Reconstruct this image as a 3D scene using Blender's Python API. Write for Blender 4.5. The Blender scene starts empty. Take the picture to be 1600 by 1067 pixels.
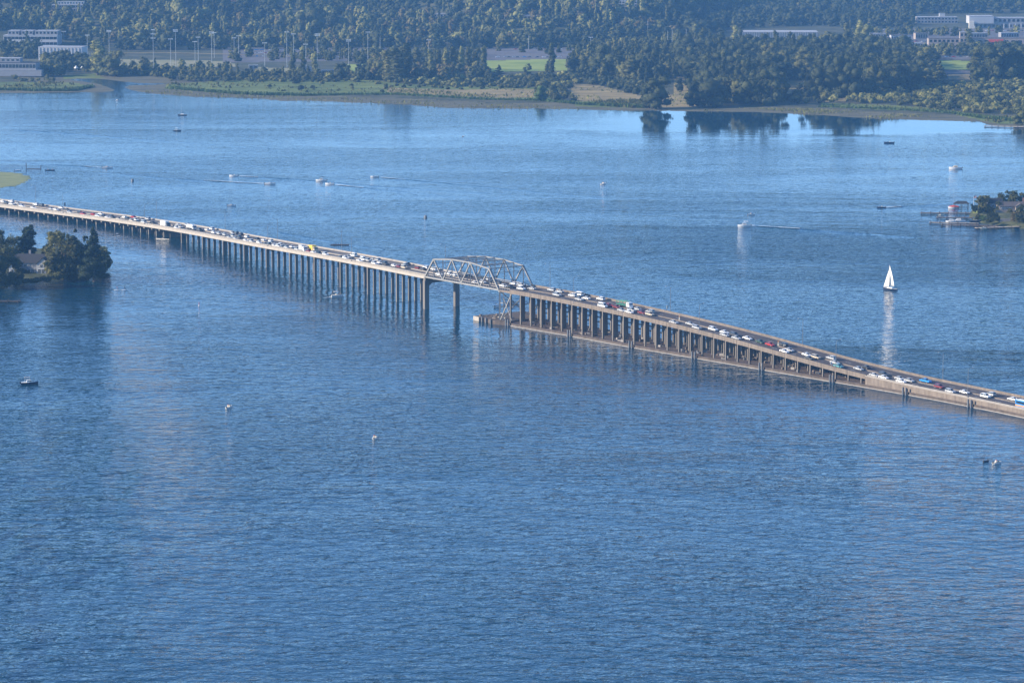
import bpy, math, random
import numpy as np
from mathutils import Vector, Matrix
rnd = random.Random(7)
NR = np.random.RandomState(11)
SC = bpy.context.scene
COL = SC.collection

# ------------------------------------------------------------------ camera
CAM_H = 210.0
F = 4960.0                       # focal length in photo pixels (1600 wide)
PITCH = math.radians(8.30)
cam_d = bpy.data.cameras.new('camera')
cam_d.sensor_width = 36.0
cam_d.lens = 36.0 * F / 1600.0
cam_d.clip_start = 1.0
cam_d.clip_end = 20000.0
cam = bpy.data.objects.new('camera', cam_d)
COL.objects.link(cam)
cam.location = (0, 0, CAM_H)
cam.rotation_euler = (math.radians(90) - PITCH, 0, 0)
SC.camera = cam

# ------------------------------------------------------------------ light
SUN_EL = math.radians(22)
SUN_AZ = math.radians(-98)       # measured from +Y towards +X: the sun stands to the left
world = bpy.data.worlds.new('World')
SC.world = world
world.use_nodes = True
wn = world.node_tree.nodes
wl = world.node_tree.links
bg = wn['Background']
sky = wn.new('ShaderNodeTexSky')
sky.sky_type = 'NISHITA'
sky.sun_disc = False
sky.sun_elevation = SUN_EL
sky.sun_rotation = SUN_AZ
sky.altitude = 100
sky.air_density = 0.7
sky.dust_density = 0.1
sky.ozone_density = 5.0
wl.new(sky.outputs[0], bg.inputs[0])
bg.inputs[1].default_value = 0.15
sd = bpy.data.lights.new('sun', 'SUN')
sd.energy = 4.8
sd.angle = math.radians(0.5)
sd.color = (1.0, 0.87, 0.70)
sun = bpy.data.objects.new('sun', sd)
COL.objects.link(sun)
SV = Vector((math.sin(SUN_AZ) * math.cos(SUN_EL), math.cos(SUN_AZ) * math.cos(SUN_EL), math.sin(SUN_EL)))
sun.rotation_euler = SV.to_track_quat('Z', 'Y').to_euler()
sun.location = (-300, 900, 300)
SC.view_settings.view_transform = 'Standard'
SC.view_settings.look = 'None'
SC.view_settings.gamma = 1.0
SC.view_settings.exposure = 0.90
SC.view_settings.use_curve_mapping = False

# ------------------------------------------------------------------ geometry of the view -> world points
CP, SP = math.cos(PITCH), math.sin(PITCH)
def P(px, py, z=0.0):
    dx = (px - 800) / F; dy = -(py - 533.5) / F
    v = (dx, CP + dy * SP, -SP + dy * CP)
    t = (z - CAM_H) / v[2]
    return Vector((v[0] * t, v[1] * t, z))
def proj(x, y, z):
    dz = z - CAM_H
    f = y * CP - dz * SP; u = y * SP + dz * CP
    return 800 + F * x / f, 533.5 - F * u / f
def sm(a, b, x):
    t = np.clip((x - a) / (b - a), 0, 1)
    return t * t * (3 - 2 * t)
def hill(X, Y):
    y0 = 3990 + 915 * sm(120, 420, X) - 80 * sm(-100, -500, X)
    t = np.clip(Y - y0, 0, None)
    und = 7 * np.sin(X / 97.0 + 1.3) + 5 * np.sin(X / 41.0 + Y / 130.0)
    k = 0.090 + 0.014 * np.sin(X / 150.0)
    return np.minimum(t * k + und * sm(0, 120, t), 165)
def ground_z(X, Y):
    return 1.3 + 0.0015 * np.clip(Y - 2930, 0, None) + hill(X, Y)
def G(px, py):
    """where the line of sight through a photo pixel meets the far shore"""
    d = P(px, py, 0.0) - Vector((0, 0, CAM_H)); d.normalize()
    t = 2700.0
    while t < 7400:
        q = Vector((0, 0, CAM_H)) + d * t
        if q.z < ground_z(q.x, q.y): break
        t += 2.0
    return Vector((q.x, q.y, float(ground_z(q.x, q.y))))
def mpp(w):                       # photo pixels per metre at a point
    return F / ((Vector(w) - Vector((0, 0, CAM_H))).length)

# ------------------------------------------------------------------ materials
def mat(name, col, rough=0.7, metal=0.0, var=0.0, vscale=1.0, bump=0.0, spec=0.5, vary=None, objvar=0.0):
    m = bpy.data.materials.new(name); m.use_nodes = True
    nt = m.node_tree; N = nt.nodes; L = nt.links
    b = N['Principled BSDF']
    b.inputs['Roughness'].default_value = rough
    b.inputs['Metallic'].default_value = metal
    b.inputs['Specular IOR Level'].default_value = spec
    b.inputs['Base Color'].default_value = (*col, 1)
    if var > 0:
        tc = N.new('ShaderNodeTexCoord')
        mp = N.new('ShaderNodeMapping'); L.new(tc.outputs['Object'], mp.inputs[0])
        if vary: mp.inputs['Scale'].default_value = vary
        nz = N.new('ShaderNodeTexNoise'); nz.inputs['Scale'].default_value = vscale
        nz.inputs['Detail'].default_value = 5; nz.inputs['Roughness'].default_value = 0.65
        L.new(mp.outputs[0], nz.inputs['Vector'])
        mr = N.new('ShaderNodeMapRange')
        mr.inputs[1].default_value = 0.3; mr.inputs[2].default_value = 0.7
        mr.inputs[3].default_value = 1 - var; mr.inputs[4].default_value = 1 + var
        L.new(nz.outputs['Fac'], mr.inputs[0])
        mx = N.new('ShaderNodeVectorMath'); mx.operation = 'SCALE'
        mx.inputs[0].default_value = col
        L.new(mr.outputs[0], mx.inputs['Scale'])
        out = mx.outputs[0]
        if objvar > 0:
            oi = N.new('ShaderNodeObjectInfo')
            r2 = N.new('ShaderNodeMapRange'); r2.inputs[3].default_value = 1 - objvar; r2.inputs[4].default_value = 1 + objvar
            L.new(oi.outputs['Random'], r2.inputs[0])
            m2 = N.new('ShaderNodeVectorMath'); m2.operation = 'SCALE'
            L.new(out, m2.inputs[0]); L.new(r2.outputs[0], m2.inputs['Scale']); out = m2.outputs[0]
        L.new(out, b.inputs['Base Color'])
        if bump > 0:
            bp = N.new('ShaderNodeBump'); bp.inputs['Distance'].default_value = bump
            L.new(nz.outputs['Fac'], bp.inputs['Height']); L.new(bp.outputs[0], b.inputs['Normal'])
    return m

def ramp2(name, c1, c2, scale, rough=0.9, stretch=(1, 1, 1), c3=None, bump=0.0):
    m = bpy.data.materials.new(name); m.use_nodes = True
    N = m.node_tree.nodes; L = m.node_tree.links; b = N['Principled BSDF']
    b.inputs['Roughness'].default_value = rough; b.inputs['Specular IOR Level'].default_value = 0.2
    tc = N.new('ShaderNodeTexCoord'); mp = N.new('ShaderNodeMapping'); mp.inputs['Scale'].default_value = stretch
    L.new(tc.outputs['Object'], mp.inputs[0])
    nz = N.new('ShaderNodeTexNoise'); nz.inputs['Scale'].default_value = scale; nz.inputs['Detail'].default_value = 8
    nz.inputs['Roughness'].default_value = 0.7
    L.new(mp.outputs[0], nz.inputs['Vector'])
    cr = N.new('ShaderNodeValToRGB'); L.new(nz.outputs['Fac'], cr.inputs[0])
    cr.color_ramp.elements[0].position = 0.38; cr.color_ramp.elements[0].color = (*c1, 1)
    cr.color_ramp.elements[1].position = 0.62; cr.color_ramp.elements[1].color = (*c2, 1)
    if c3:
        e = cr.color_ramp.elements.new(0.75); e.color = (*c3, 1)
    L.new(cr.outputs[0], b.inputs['Base Color'])
    if bump:
        bp = N.new('ShaderNodeBump'); bp.inputs['Distance'].default_value = bump
        L.new(nz.outputs['Fac'], bp.inputs['Height']); L.new(bp.outputs[0], b.inputs['Normal'])
    return m

def leaf_mat(name, c1, c2):
    """foliage: colour varies from tree to tree (object random / tint attribute) and from clump to clump"""
    m = bpy.data.materials.new(name); m.use_nodes = True
    N = m.node_tree.nodes; L = m.node_tree.links; b = N['Principled BSDF']
    b.inputs['Roughness'].default_value = 0.75; b.inputs['Specular IOR Level'].default_value = 0.25
    oi = N.new('ShaderNodeObjectInfo'); at = N.new('ShaderNodeAttribute'); at.attribute_name = 'tint'
    ad = N.new('ShaderNodeMath'); ad.operation = 'ADD'
    L.new(oi.outputs['Random'], ad.inputs[0]); L.new(at.outputs['Fac'], ad.inputs[1])
    fr = N.new('ShaderNodeMath'); fr.operation = 'FRACT'; L.new(ad.outputs[0], fr.inputs[0])
    geo = N.new('ShaderNodeNewGeometry')
    nz = N.new('ShaderNodeTexNoise'); nz.inputs['Scale'].default_value = 0.22; nz.inputs['Detail'].default_value = 3
    L.new(geo.outputs['Position'], nz.inputs['Vector'])
    mm = N.new('ShaderNodeMath'); mm.operation = 'MULTIPLY_ADD'
    L.new(nz.outputs['Fac'], mm.inputs[0]); mm.inputs[1].default_value = 0.9
    sb = N.new('ShaderNodeMath'); sb.operation = 'MULTIPLY_ADD'
    L.new(fr.outputs[0], sb.inputs[0]); sb.inputs[1].default_value = 0.8; sb.inputs[2].default_value = -0.4
    L.new(sb.outputs[0], mm.inputs[2])
    mx = N.new('ShaderNodeMix'); mx.data_type = 'RGBA'
    L.new(mm.outputs[0], mx.inputs['Factor'])
    mx.inputs['A'].default_value = (*c1, 1); mx.inputs['B'].default_value = (*c2, 1)
    L.new(mx.outputs['Result'], b.inputs['Base Color'])
    tr = N.new('ShaderNodeBsdfTranslucent'); L.new(mx.outputs['Result'], tr.inputs[0])
    ms = N.new('ShaderNodeMixShader'); ms.inputs[0].default_value = 0.25
    L.new(b.outputs[0], ms.inputs[1]); L.new(tr.outputs[0], ms.inputs[2])
    L.new(ms.outputs[0], N['Material Output'].inputs[0])
    return m

M = {}
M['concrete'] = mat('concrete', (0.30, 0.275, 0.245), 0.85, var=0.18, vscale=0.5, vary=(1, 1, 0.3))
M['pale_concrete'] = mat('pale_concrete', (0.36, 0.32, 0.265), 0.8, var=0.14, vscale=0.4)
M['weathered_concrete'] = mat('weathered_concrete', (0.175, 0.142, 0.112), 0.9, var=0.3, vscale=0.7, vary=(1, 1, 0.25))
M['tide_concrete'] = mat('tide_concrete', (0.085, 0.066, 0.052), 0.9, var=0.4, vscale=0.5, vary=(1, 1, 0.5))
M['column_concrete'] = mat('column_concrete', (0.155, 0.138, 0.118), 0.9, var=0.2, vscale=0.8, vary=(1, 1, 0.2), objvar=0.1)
M['asphalt'] = mat('asphalt', (0.07, 0.061, 0.06), 0.85, var=0.18, vscale=0.25)
M['asphalt_old'] = mat('asphalt_old', (0.125, 0.112, 0.10), 0.85, var=0.15, vscale=0.25)
M['stained_deck'] = mat('stained_deck', (0.10, 0.075, 0.065), 0.85, var=0.5, vscale=0.5)
M['paint_line'] = mat('paint_line', (0.6, 0.6, 0.57), 0.7)
M['steel'] = mat('steel', (0.25, 0.247, 0.235), 0.5, 0.1, var=0.15, vscale=1.0)
M['dark_steel'] = mat('dark_steel', (0.16, 0.17, 0.18), 0.5, 0.3)
M['grey_metal'] = mat('grey_metal', (0.32, 0.34, 0.35), 0.5, 0.3)
M['black'] = mat('black', (0.02, 0.02, 0.022), 0.6)
M['tyre'] = mat('tyre', (0.018, 0.018, 0.018), 0.9)
M['glass'] = mat('glass', (0.015, 0.02, 0.025), 0.08, spec=0.8)
M['white'] = mat('white', (0.78, 0.78, 0.76), 0.35, var=0.04, vscale=1.0)
M['cream'] = mat('cream', (0.66, 0.60, 0.48), 0.5, var=0.06, vscale=1.0)
M['sail'] = mat('sail', (0.82, 0.80, 0.74), 0.8)
M['navy'] = mat('navy', (0.02, 0.03, 0.06), 0.3)
M['red'] = mat('red', (0.36, 0.03, 0.03), 0.4)
M['canvas_red'] = mat('canvas_red', (0.5, 0.07, 0.05), 0.8)
M['blue'] = mat('blue', (0.02, 0.20, 0.50), 0.3)
M['green_paint'] = mat('green_paint', (0.05, 0.22, 0.13), 0.5)
M['yellow'] = mat('yellow', (0.75, 0.52, 0.08), 0.4)
M['orange'] = mat('orange', (0.8, 0.3, 0.04), 0.5)
M['wood'] = mat('wood', (0.22, 0.16, 0.11), 0.85, var=0.3, vscale=1.2, vary=(0.3, 2, 1), objvar=0.15)
M['dark_wood'] = mat('dark_wood', (0.06, 0.05, 0.045), 0.85, var=0.3, vscale=1.0, objvar=0.15)
M['pale_wood'] = mat('pale_wood', (0.45, 0.37, 0.28), 0.85, var=0.2, vscale=1.0, objvar=0.12)
M['bark'] = mat('bark', (0.09, 0.07, 0.05), 0.95, var=0.3, vscale=3)
M['roof_dark'] = mat('roof_dark', (0.03, 0.03, 0.033), 0.85, var=0.2, vscale=1.5)
M['roof_brown'] = mat('roof_brown', (0.09, 0.075, 0.07), 0.85, var=0.2, vscale=1.5)
M['roof_pale'] = mat('roof_pale', (0.36, 0.36, 0.36), 0.6, var=0.1, vscale=0.2)
M['wall_white'] = mat('wall_white', (0.42, 0.42, 0.42), 0.7, var=0.05, vscale=0.5)
M['wall_grey'] = mat('wall_grey', (0.24, 0.24, 0.25), 0.8, var=0.08, vscale=0.3)
M['wall_tan'] = mat('wall_tan', (0.30, 0.25, 0.21), 0.85, var=0.1, vscale=0.3)
M['wall_brick'] = mat('wall_brick', (0.24, 0.13, 0.10), 0.9, var=0.12, vscale=0.6)
M['stone'] = mat('stone', (0.26, 0.24, 0.23), 0.95, var=0.3, vscale=2)
M['skin'] = mat('skin', (0.45, 0.27, 0.19), 0.6)
M['shirt_red'] = mat('shirt_red', (0.5, 0.05, 0.06), 0.9)
M['shirt_dark'] = mat('shirt_dark', (0.03, 0.035, 0.05), 0.9)
M['shirt_white'] = mat('shirt_white', (0.7, 0.7, 0.7), 0.9)
M['shorts'] = mat('shorts', (0.05, 0.06, 0.09), 0.9)
M['hair'] = mat('hair', (0.04, 0.025, 0.015), 0.7)
M['foam'] = mat('foam', (0.75, 0.78, 0.80), 0.7, var=0.15, vscale=0.8)
M['lamp_glass'] = mat('lamp_glass', (0.7, 0.7, 0.68), 0.2)
M['umbrella_green'] = mat('umbrella_green', (0.55, 0.75, 0.62), 0.8)
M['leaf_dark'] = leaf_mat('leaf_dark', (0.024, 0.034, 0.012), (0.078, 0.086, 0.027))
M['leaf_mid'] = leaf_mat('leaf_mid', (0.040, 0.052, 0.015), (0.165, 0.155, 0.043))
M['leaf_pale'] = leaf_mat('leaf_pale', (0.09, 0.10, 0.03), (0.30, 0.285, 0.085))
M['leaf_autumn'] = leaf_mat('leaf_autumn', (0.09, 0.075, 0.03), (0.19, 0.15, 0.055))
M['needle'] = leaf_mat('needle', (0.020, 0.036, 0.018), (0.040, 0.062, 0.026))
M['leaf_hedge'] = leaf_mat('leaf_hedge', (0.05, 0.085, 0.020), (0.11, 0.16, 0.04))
M['undergrowth'] = ramp2('undergrowth', (0.035, 0.045, 0.02), (0.10, 0.095, 0.05), 0.03, c3=(0.16, 0.13, 0.08))
M['reeds'] = ramp2('reeds', (0.07, 0.10, 0.018), (0.17, 0.20, 0.045), 0.03, stretch=(0.6, 1.5, 1), c3=(0.22, 0.22, 0.08))
M['mud'] = ramp2('mud', (0.075, 0.075, 0.045), (0.15, 0.135, 0.075), 0.04, stretch=(0.5, 2, 1), c3=(0.11, 0.14, 0.045))
M['dry_grass'] = ramp2('dry_grass', (0.17, 0.135, 0.055), (0.33, 0.255, 0.105), 0.03, stretch=(0.6, 1.6, 1), c3=(0.26, 0.24, 0.10))
M['turf'] = ramp2('turf', (0.18, 0.24, 0.045), (0.30, 0.35, 0.08), 0.012, stretch=(1, 2, 1), c3=(0.32, 0.30, 0.13))
M['worn_turf'] = ramp2('worn_turf', (0.20, 0.20, 0.09), (0.30, 0.27, 0.15), 0.015, stretch=(1, 2, 1))
M['car_park'] = mat('car_park', (0.11, 0.10, 0.10), 0.9, var=0.15, vscale=0.03)
M['lawn'] = ramp2('lawn', (0.13, 0.17, 0.03), (0.25, 0.25, 0.07), 0.15)
M['island_soil'] = ramp2('island_soil', (0.04, 0.05, 0.02), (0.12, 0.12, 0.05), 0.15)
M['lily'] = ramp2('lily', (0.16, 0.18, 0.05), (0.30, 0.30, 0.11), 0.12, stretch=(0.5, 1.6, 1), rough=0.6)

CARCOL = {'white': (0.80, 0.80, 0.78), 'silver': (0.45, 0.46, 0.46), 'black': (0.025, 0.027, 0.03), 'dark grey': (0.07, 0.075, 0.08),
          'red': (0.42, 0.03, 0.03), 'maroon': (0.20, 0.03, 0.035), 'blue': (0.02, 0.24, 0.6), 'tan': (0.50, 0.43, 0.32),
          'dark green': (0.03, 0.07, 0.05), 'teal': (0.10, 0.30, 0.33), 'yellow': (0.8, 0.6, 0.15), 'green': (0.10, 0.32, 0.20),
          'orange': (0.85, 0.35, 0.04)}
CM = {k: mat('paint_' + k.replace(' ', '_'), v, 0.28, spec=0.6) for k, v in CARCOL.items()}

# ------------------------------------------------------------------ object helpers
def tag(o, label=None, cat=None, group=None, kind=None):
    if label: o['label'] = label
    if cat: o['category'] = cat
    if group: o['group'] = group
    if kind: o['kind'] = kind
    return o
def link(name, me, parent=None, loc=None, rz=0):
    o = bpy.data.objects.new(name, me); COL.objects.link(o)
    if parent is not None: o.parent = parent
    if loc is not None: o.location = loc
    if rz: o.rotation_euler = (0, 0, rz)
    return o
def empty(name, loc, rz=0, label=None, cat=None, group=None, scale=1.0):
    o = bpy.data.objects.new(name, None); COL.objects.link(o)
    o.location = loc; o.rotation_euler = (0, 0, rz); o.scale = (scale,) * 3
    o.empty_display_size = 0.5
    return tag(o, label, cat, group)
def copy_tree(o, parent=None):
    c = o.copy(); COL.objects.link(c)
    if parent is not None: c.parent = parent
    for ch in o.children: copy_tree(ch, c)
    return c
class MB:
    """collects simple solids, then links them as one mesh object"""
    def __init__(s): s.v = []; s.f = []; s.m = []; s.mats = []
    def mi(s, m):
        if m not in s.mats: s.mats.append(m)
        return s.mats.index(m)
    def add(s, vs, fs, m):
        n = len(s.v); k = s.mi(m)
        s.v += [tuple(v) for v in vs]
        for f in fs: s.f.append([i + n for i in f]); s.m.append(k)
    def box(s, c, d, m, rz=0, taper=1.0):
        x, y, z = d[0] / 2, d[1] / 2, d[2] / 2
        co, si = math.cos(rz), math.sin(rz); vs = []
        for sz in (-1, 1):
            k = taper if sz > 0 else 1
            for sx, sy in ((-1, -1), (1, -1), (1, 1), (-1, 1)):
                a, b = sx * x * k, sy * y * k
                vs.append((c[0] + a * co - b * si, c[1] + a * si + b * co, c[2] + sz * z))
        s.add(vs, [(0, 3, 2, 1), (4, 5, 6, 7), (0, 1, 5, 4), (1, 2, 6, 5), (2, 3, 7, 6), (3, 0, 4, 7)], m)
    def bar(s, a, b, w, h, m, up=(0, 0, 1)):
        a = Vector(a); b = Vector(b); d = (b - a).normalized(); u = Vector(up)
        sd_ = d.cross(u)
        if sd_.length < 1e-4: sd_ = d.cross(Vector((1, 0, 0)))
        sd_.normalize(); u = sd_.cross(d).normalized()
        vs = []
        for p in (a, b):
            for i, j in ((-1, -1), (1, -1), (1, 1), (-1, 1)): vs.append(p + sd_ * (i * w / 2) + u * (j * h / 2))
        s.add(vs, [(0, 3, 2, 1), (4, 5, 6, 7), (0, 1, 5, 4), (1, 2, 6, 5), (2, 3, 7, 6), (3, 0, 4, 7)], m)
    def tube(s, a, b, r0, r1, m, n=8):
        a = Vector(a); b = Vector(b); d = (b - a).normalized()
        u = d.orthogonal().normalized(); w = d.cross(u); vs = []
        for p, r in ((a, r0), (b, r1)):
            for k in range(n):
                t = 2 * math.pi * k / n; vs.append(p + (u * math.cos(t) + w * math.sin(t)) * r)
        fs = [(k, (k + 1) % n, n + (k + 1) % n, n + k) for k in range(n)] + [tuple(range(n))[::-1], tuple(range(n, 2 * n))]
        s.add(vs, fs, m)
    def prism(s, prof, y0, y1, m, caps=True):
        """profile in XZ extruded along Y"""
        n = len(prof); vs = [(x, y0, z) for x, z in prof] + [(x, y1, z) for x, z in prof]
        fs = [(k, (k + 1) % n, n + (k + 1) % n, n + k) for k in range(n)]
        if caps: fs += [tuple(range(n))[::-1], tuple(range(n, 2 * n))]
        s.add(vs, fs, m)
    def sweep(s, rings, m, closed=True, caps=True):
        n = len(rings[0]); vs = [p for r in rings for p in r]; fs = []
        for i in range(len(rings) - 1):
            for k in range(n if closed else n - 1):
                a = i * n + k; b = i * n + (k + 1) % n; fs.append((a, b, b + n, a + n))
        if caps and closed: fs += [tuple(range(n))[::-1], tuple(range((len(rings) - 1) * n, len(rings) * n))]
        s.add(vs, fs, m)
    def mesh(s, name, smooth=False):
        me = bpy.data.meshes.new(name); me.from_pydata(s.v, [], s.f)
        for m in s.mats: me.materials.append(m)
        me.polygons.foreach_set('material_index', s.m)
        if smooth: me.polygons.foreach_set('use_smooth', [True] * len(me.polygons))
        me.update(); return me
    def build(s, name, parent=None, loc=None, rz=0, smooth=False):
        return link(name, s.mesh(name, smooth), parent, loc, rz)
def np_mesh(name, V, T, mats, mi=None, tint=None, smooth=False):
    """triangle or quad mesh straight from numpy arrays"""
    me = bpy.data.meshes.new(name); k = T.shape[1]
    me.vertices.add(len(V)); me.vertices.foreach_set('co', V.astype(np.float32).ravel())
    me.loops.add(len(T) * k); me.loops.foreach_set('vertex_index', T.astype(np.int32).ravel())
    me.polygons.add(len(T)); me.polygons.foreach_set('loop_start', np.arange(0, len(T) * k, k, dtype=np.int32))
    me.polygons.foreach_set('loop_total', np.full(len(T), k, dtype=np.int32))
    for m in mats: me.materials.append(m)
    if mi is not None: me.polygons.foreach_set('material_index', mi.astype(np.int32))
    if tint is not None:
        a = me.attributes.new('tint', 'FLOAT', 'POINT'); a.data.foreach_set('value', tint.astype(np.float32))
    if smooth: me.polygons.foreach_set('use_smooth', np.ones(len(T), dtype=bool))
    me.update(calc_edges=True); me.validate(); return me
ORD = ['first', 'second', 'third', 'fourth', 'fifth', 'sixth', 'seventh', 'eighth', 'ninth', 'tenth', 'eleventh', 'twelfth', 'thirteenth',
       'fourteenth', 'fifteenth', 'sixteenth', 'seventeenth', 'eighteenth', 'nineteenth', 'twentieth', 'twenty-first', 'twenty-second',
       'twenty-third', 'twenty-fourth', 'twenty-fifth', 'twenty-sixth', 'twenty-seventh', 'twenty-eighth', 'twenty-ninth', 'thirtieth']
def nth(i): return ORD[i] if i < len(ORD) else str(i + 1) + 'th'

# ------------------------------------------------------------------ water
WA, WB, WC, WL = 1.3, 0.08, 0.3, 8.5      # wave heights: wind waves, ripples, swell
def water_material():
    m = bpy.data.materials.new('lake_water'); m.use_nodes = True
    N = m.node_tree.nodes; L = m.node_tree.links; b = N['Principled BSDF']
    b.inputs['Base Color'].default_value = (0.001, 0.034, 0.068, 1)
    b.inputs['Roughness'].default_value = 0.04
    b.inputs['IOR'].default_value = 1.333
    geo = N.new('ShaderNodeNewGeometry'); sep = N.new('ShaderNodeSeparateXYZ')
    L.new(geo.outputs['Position'], sep.inputs[0])
    def math_(op, a, c=None, d=None):
        n = N.new('ShaderNodeMath'); n.operation = op
        for i, v in enumerate((a, c, d)):
            if v is None: continue
            if isinstance(v, (int, float)): n.inputs[i].default_value = v
            else: L.new(v, n.inputs[i])
        return n.outputs[0]
    def mrange(v, a, c, d, e, smooth=True):
        n = N.new('ShaderNodeMapRange')
        if smooth: n.interpolation_type = 'SMOOTHSTEP'
        L.new(v, n.inputs[0])
        for i, q in zip((1, 2, 3, 4), (a, c, d, e)): n.inputs[i].default_value = q
        return n.outputs[0]
    def noise(scale, stretch, detail=2.0, rough=0.5, rot=0.0, dist=0.0, lean=0.0):
        mp = N.new('ShaderNodeMapping'); L.new(geo.outputs['Position'], mp.inputs[0])
        mp.inputs['Scale'].default_value = stretch; mp.inputs['Rotation'].default_value = (0, 0, rot)
        def nz(vec):
            n = N.new('ShaderNodeTexNoise'); n.inputs['Scale'].default_value = scale
            n.inputs['Detail'].default_value = detail; n.inputs['Roughness'].default_value = rough
            n.inputs['Distortion'].default_value = dist
            L.new(vec, n.inputs['Vector']); return n.outputs['Fac']
        f = nz(mp.outputs[0])
        if lean:                                   # waves driven towards -Y: gentle back, steep front
            for _ in range(2):
                cx = N.new('ShaderNodeCombineXYZ'); L.new(math_('MULTIPLY_ADD', f, lean, -lean / 2), cx.inputs[1])
                va = N.new('ShaderNodeVectorMath'); L.new(mp.outputs[0], va.inputs[0]); L.new(cx.outputs[0], va.inputs[1])
                f = nz(va.outputs[0])
        return f
    chop = noise(0.23, (0.60, 1.0, 1), 3.0, 0.5, 0.10, 0.3, WL)       # wind waves, crests across the view
    fine = noise(0.85, (0.7, 1.0, 1), 1.0, 0.6, -0.15)
    swell = noise(0.06, (0.35, 1.0, 1), 1.0, 0.5, 0.18)
    h = math_('MULTIPLY', chop, WA)
    h = math_('ADD', h, math_('MULTIPLY', fine, WB))
    h = math_('ADD', h, math_('MULTIPLY', swell, WC))
    train = noise(0.10, (1.0, 0.22, 1), 1.0, 0.4, 0.62)              # an old wake train crossing the left foreground
    tm = math_('MULTIPLY', mrange(sep.outputs[0], -150.0, -30.0, 1.0, 0.0), mrange(sep.outputs[1], 1000.0, 1450.0, 1.0, 0.0))
    h = math_('ADD', h, math_('MULTIPLY', train, math_('MULTIPLY', tm, 2.2)))
    # wind streaks: patches of rougher and smoother water
    st = noise(0.0042, (0.45, 1.2, 1), 5.0, 0.62, -0.16, 0.8)
    amp = mrange(st, 0.36, 0.62, 0.50, 1.30)
    # glassy water in the lee of the far shore
    jag = noise(0.010, (0.25, 1.1, 1), 3.0, 0.6)
    yy = math_('ADD', sep.outputs[1], math_('MULTIPLY', math_('SUBTRACT', jag, 0.5), 520.0))
    far = mrange(yy, 2530.0, 2700.0, 1.0, 0.0)
    farx = mrange(sep.outputs[0], -90.0, 140.0, 0.0, 1.0)
    edge = mrange(sep.outputs[1], 930.0, 2500.0, 1.0, 0.26, False)
    calm = math_('SUBTRACT', 1.0, math_('MULTIPLY', math_('SUBTRACT', 1.0, far), math_('MULTIPLY', farx, 0.96)))
    amp = math_('MULTIPLY', math_('MULTIPLY', amp, calm), edge)
    # shelter right below the bridge
    n0 = (-0.80, -0.60); lp = P(790, 505)
    d = math_('ADD', math_('MULTIPLY', math_('SUBTRACT', sep.outputs[0], lp.x), n0[0]), math_('MULTIPLY', math_('SUBTRACT', sep.outputs[1], lp.y), n0[1]))
    lee = math_('MULTIPLY', mrange(d, -6.0, 2.0, 0.0, 1.0), mrange(d, 8.0, 95.0, 1.0, 0.0))
    amp = math_('MULTIPLY', amp, math_('SUBTRACT', 1.0, math_('MULTIPLY', lee, 0.35)))
    gust = math_('MULTIPLY', mrange(sep.outputs[0], -40.0, 160.0, 0.0, 1.0), math_('MULTIPLY', mrange(sep.outputs[1], 1100.0, 1500.0, 1.0, 1.0), mrange(sep.outputs[1], 1750.0, 2300.0, 1.0, 0.0)))
    gust = math_('MULTIPLY', gust, mrange(d, -10.0, 4.0, 1.0, 0.0))
    amp = math_('MULTIPLY', amp, math_('MULTIPLY_ADD', gust, 1.1, 1.0))
    h = math_('MULTIPLY', h, amp)
    bp = N.new('ShaderNodeBump'); bp.inputs['Strength'].default_value = 1.0; bp.inputs['Distance'].default_value = 1.0
    L.new(h, bp.inputs['Height']); L.new(bp.outputs[0], b.inputs['Normal'])
    return m
M['water'] = water_material()
w = MB(); w.add([(-2300, -350, 0), (2300, -350, 0), (2300, 4300, 0), (-2300, 4300, 0)], [(0, 1, 2, 3)], M['water'])
tag(w.build('lake'), kind='structure')

# ------------------------------------------------------------------ far shore terrain
def wpoly(px, z=None):
    out = []
    for x, y in px:
        q = G(x, y) if z is None else P(x, y, z)
        out.append((q.x, q.y))
    return np.array(out)
def inside(poly, X, Y):
    X = np.asarray(X, float); Y = np.asarray(Y, float); c = np.zeros(X.shape, bool); n = len(poly)
    for i in range(n):
        x0, y0 = poly[i]; x1, y1 = poly[(i + 1) % n]
        if y0 == y1: continue
        hit = ((y0 > Y) != (y1 > Y)) & (X < (x1 - x0) * (Y - y0) / (y1 - y0) + x0)
        c ^= hit
    return c
def dist_seg(poly, X, Y, closed=False):
    D = np.full(np.shape(X), 1e9); n = len(poly)
    for i in range(n if closed else n - 1):
        a = poly[i]; b = poly[(i + 1) % n]; d = b - a; L2 = d @ d + 1e-9
        t = np.clip(((X - a[0]) * d[0] + (Y - a[1]) * d[1]) / L2, 0, 1)
        D = np.minimum(D, np.hypot(X - a[0] - t * d[0], Y - a[1] - t * d[1]))
    return D
shore_px = [(-700, 138), (-300, 143), (-60, 145), (0, 146), (100, 145), (150, 144.5), (174, 143.5), (180, 141), (168, 136), (150, 131), (128, 127.5), (112, 126), (110, 124.0),
            (150, 123.4), (178, 126), (215, 130), (262, 131.2), (245, 133), (205, 133.5), (194, 136.5), (205, 141), (230, 146), (300, 151), (350, 153), (400, 154),
            (440, 158), (480, 158), (550, 160.5), (620, 163.5), (650, 165), (700, 169), (760, 170), (830, 170), (880, 171), (1000, 173.5), (1100, 174.5),
            (1200, 176.5), (1270, 179.5), (1350, 185), (1410, 187), (1480, 189.5), (1530, 190), (1545, 196), (1620, 198.5), (1900, 205), (2400, 225)]
shore = wpoly(shore_px, 0.0)
land = np.vstack([shore, [[3200, 7600], [-3200, 7600]]])
NX, rows = 420, []
y = 2340.0
while y < 7200:
    rows.append(y); y += 6.0 if y < 3500 else (12 if y < 4450 else 40)
rows = np.array(rows); NY = len(rows)
ang = np.linspace(-0.27, 0.27, NX)
AX, RY = np.meshgrid(ang, rows)
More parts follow.
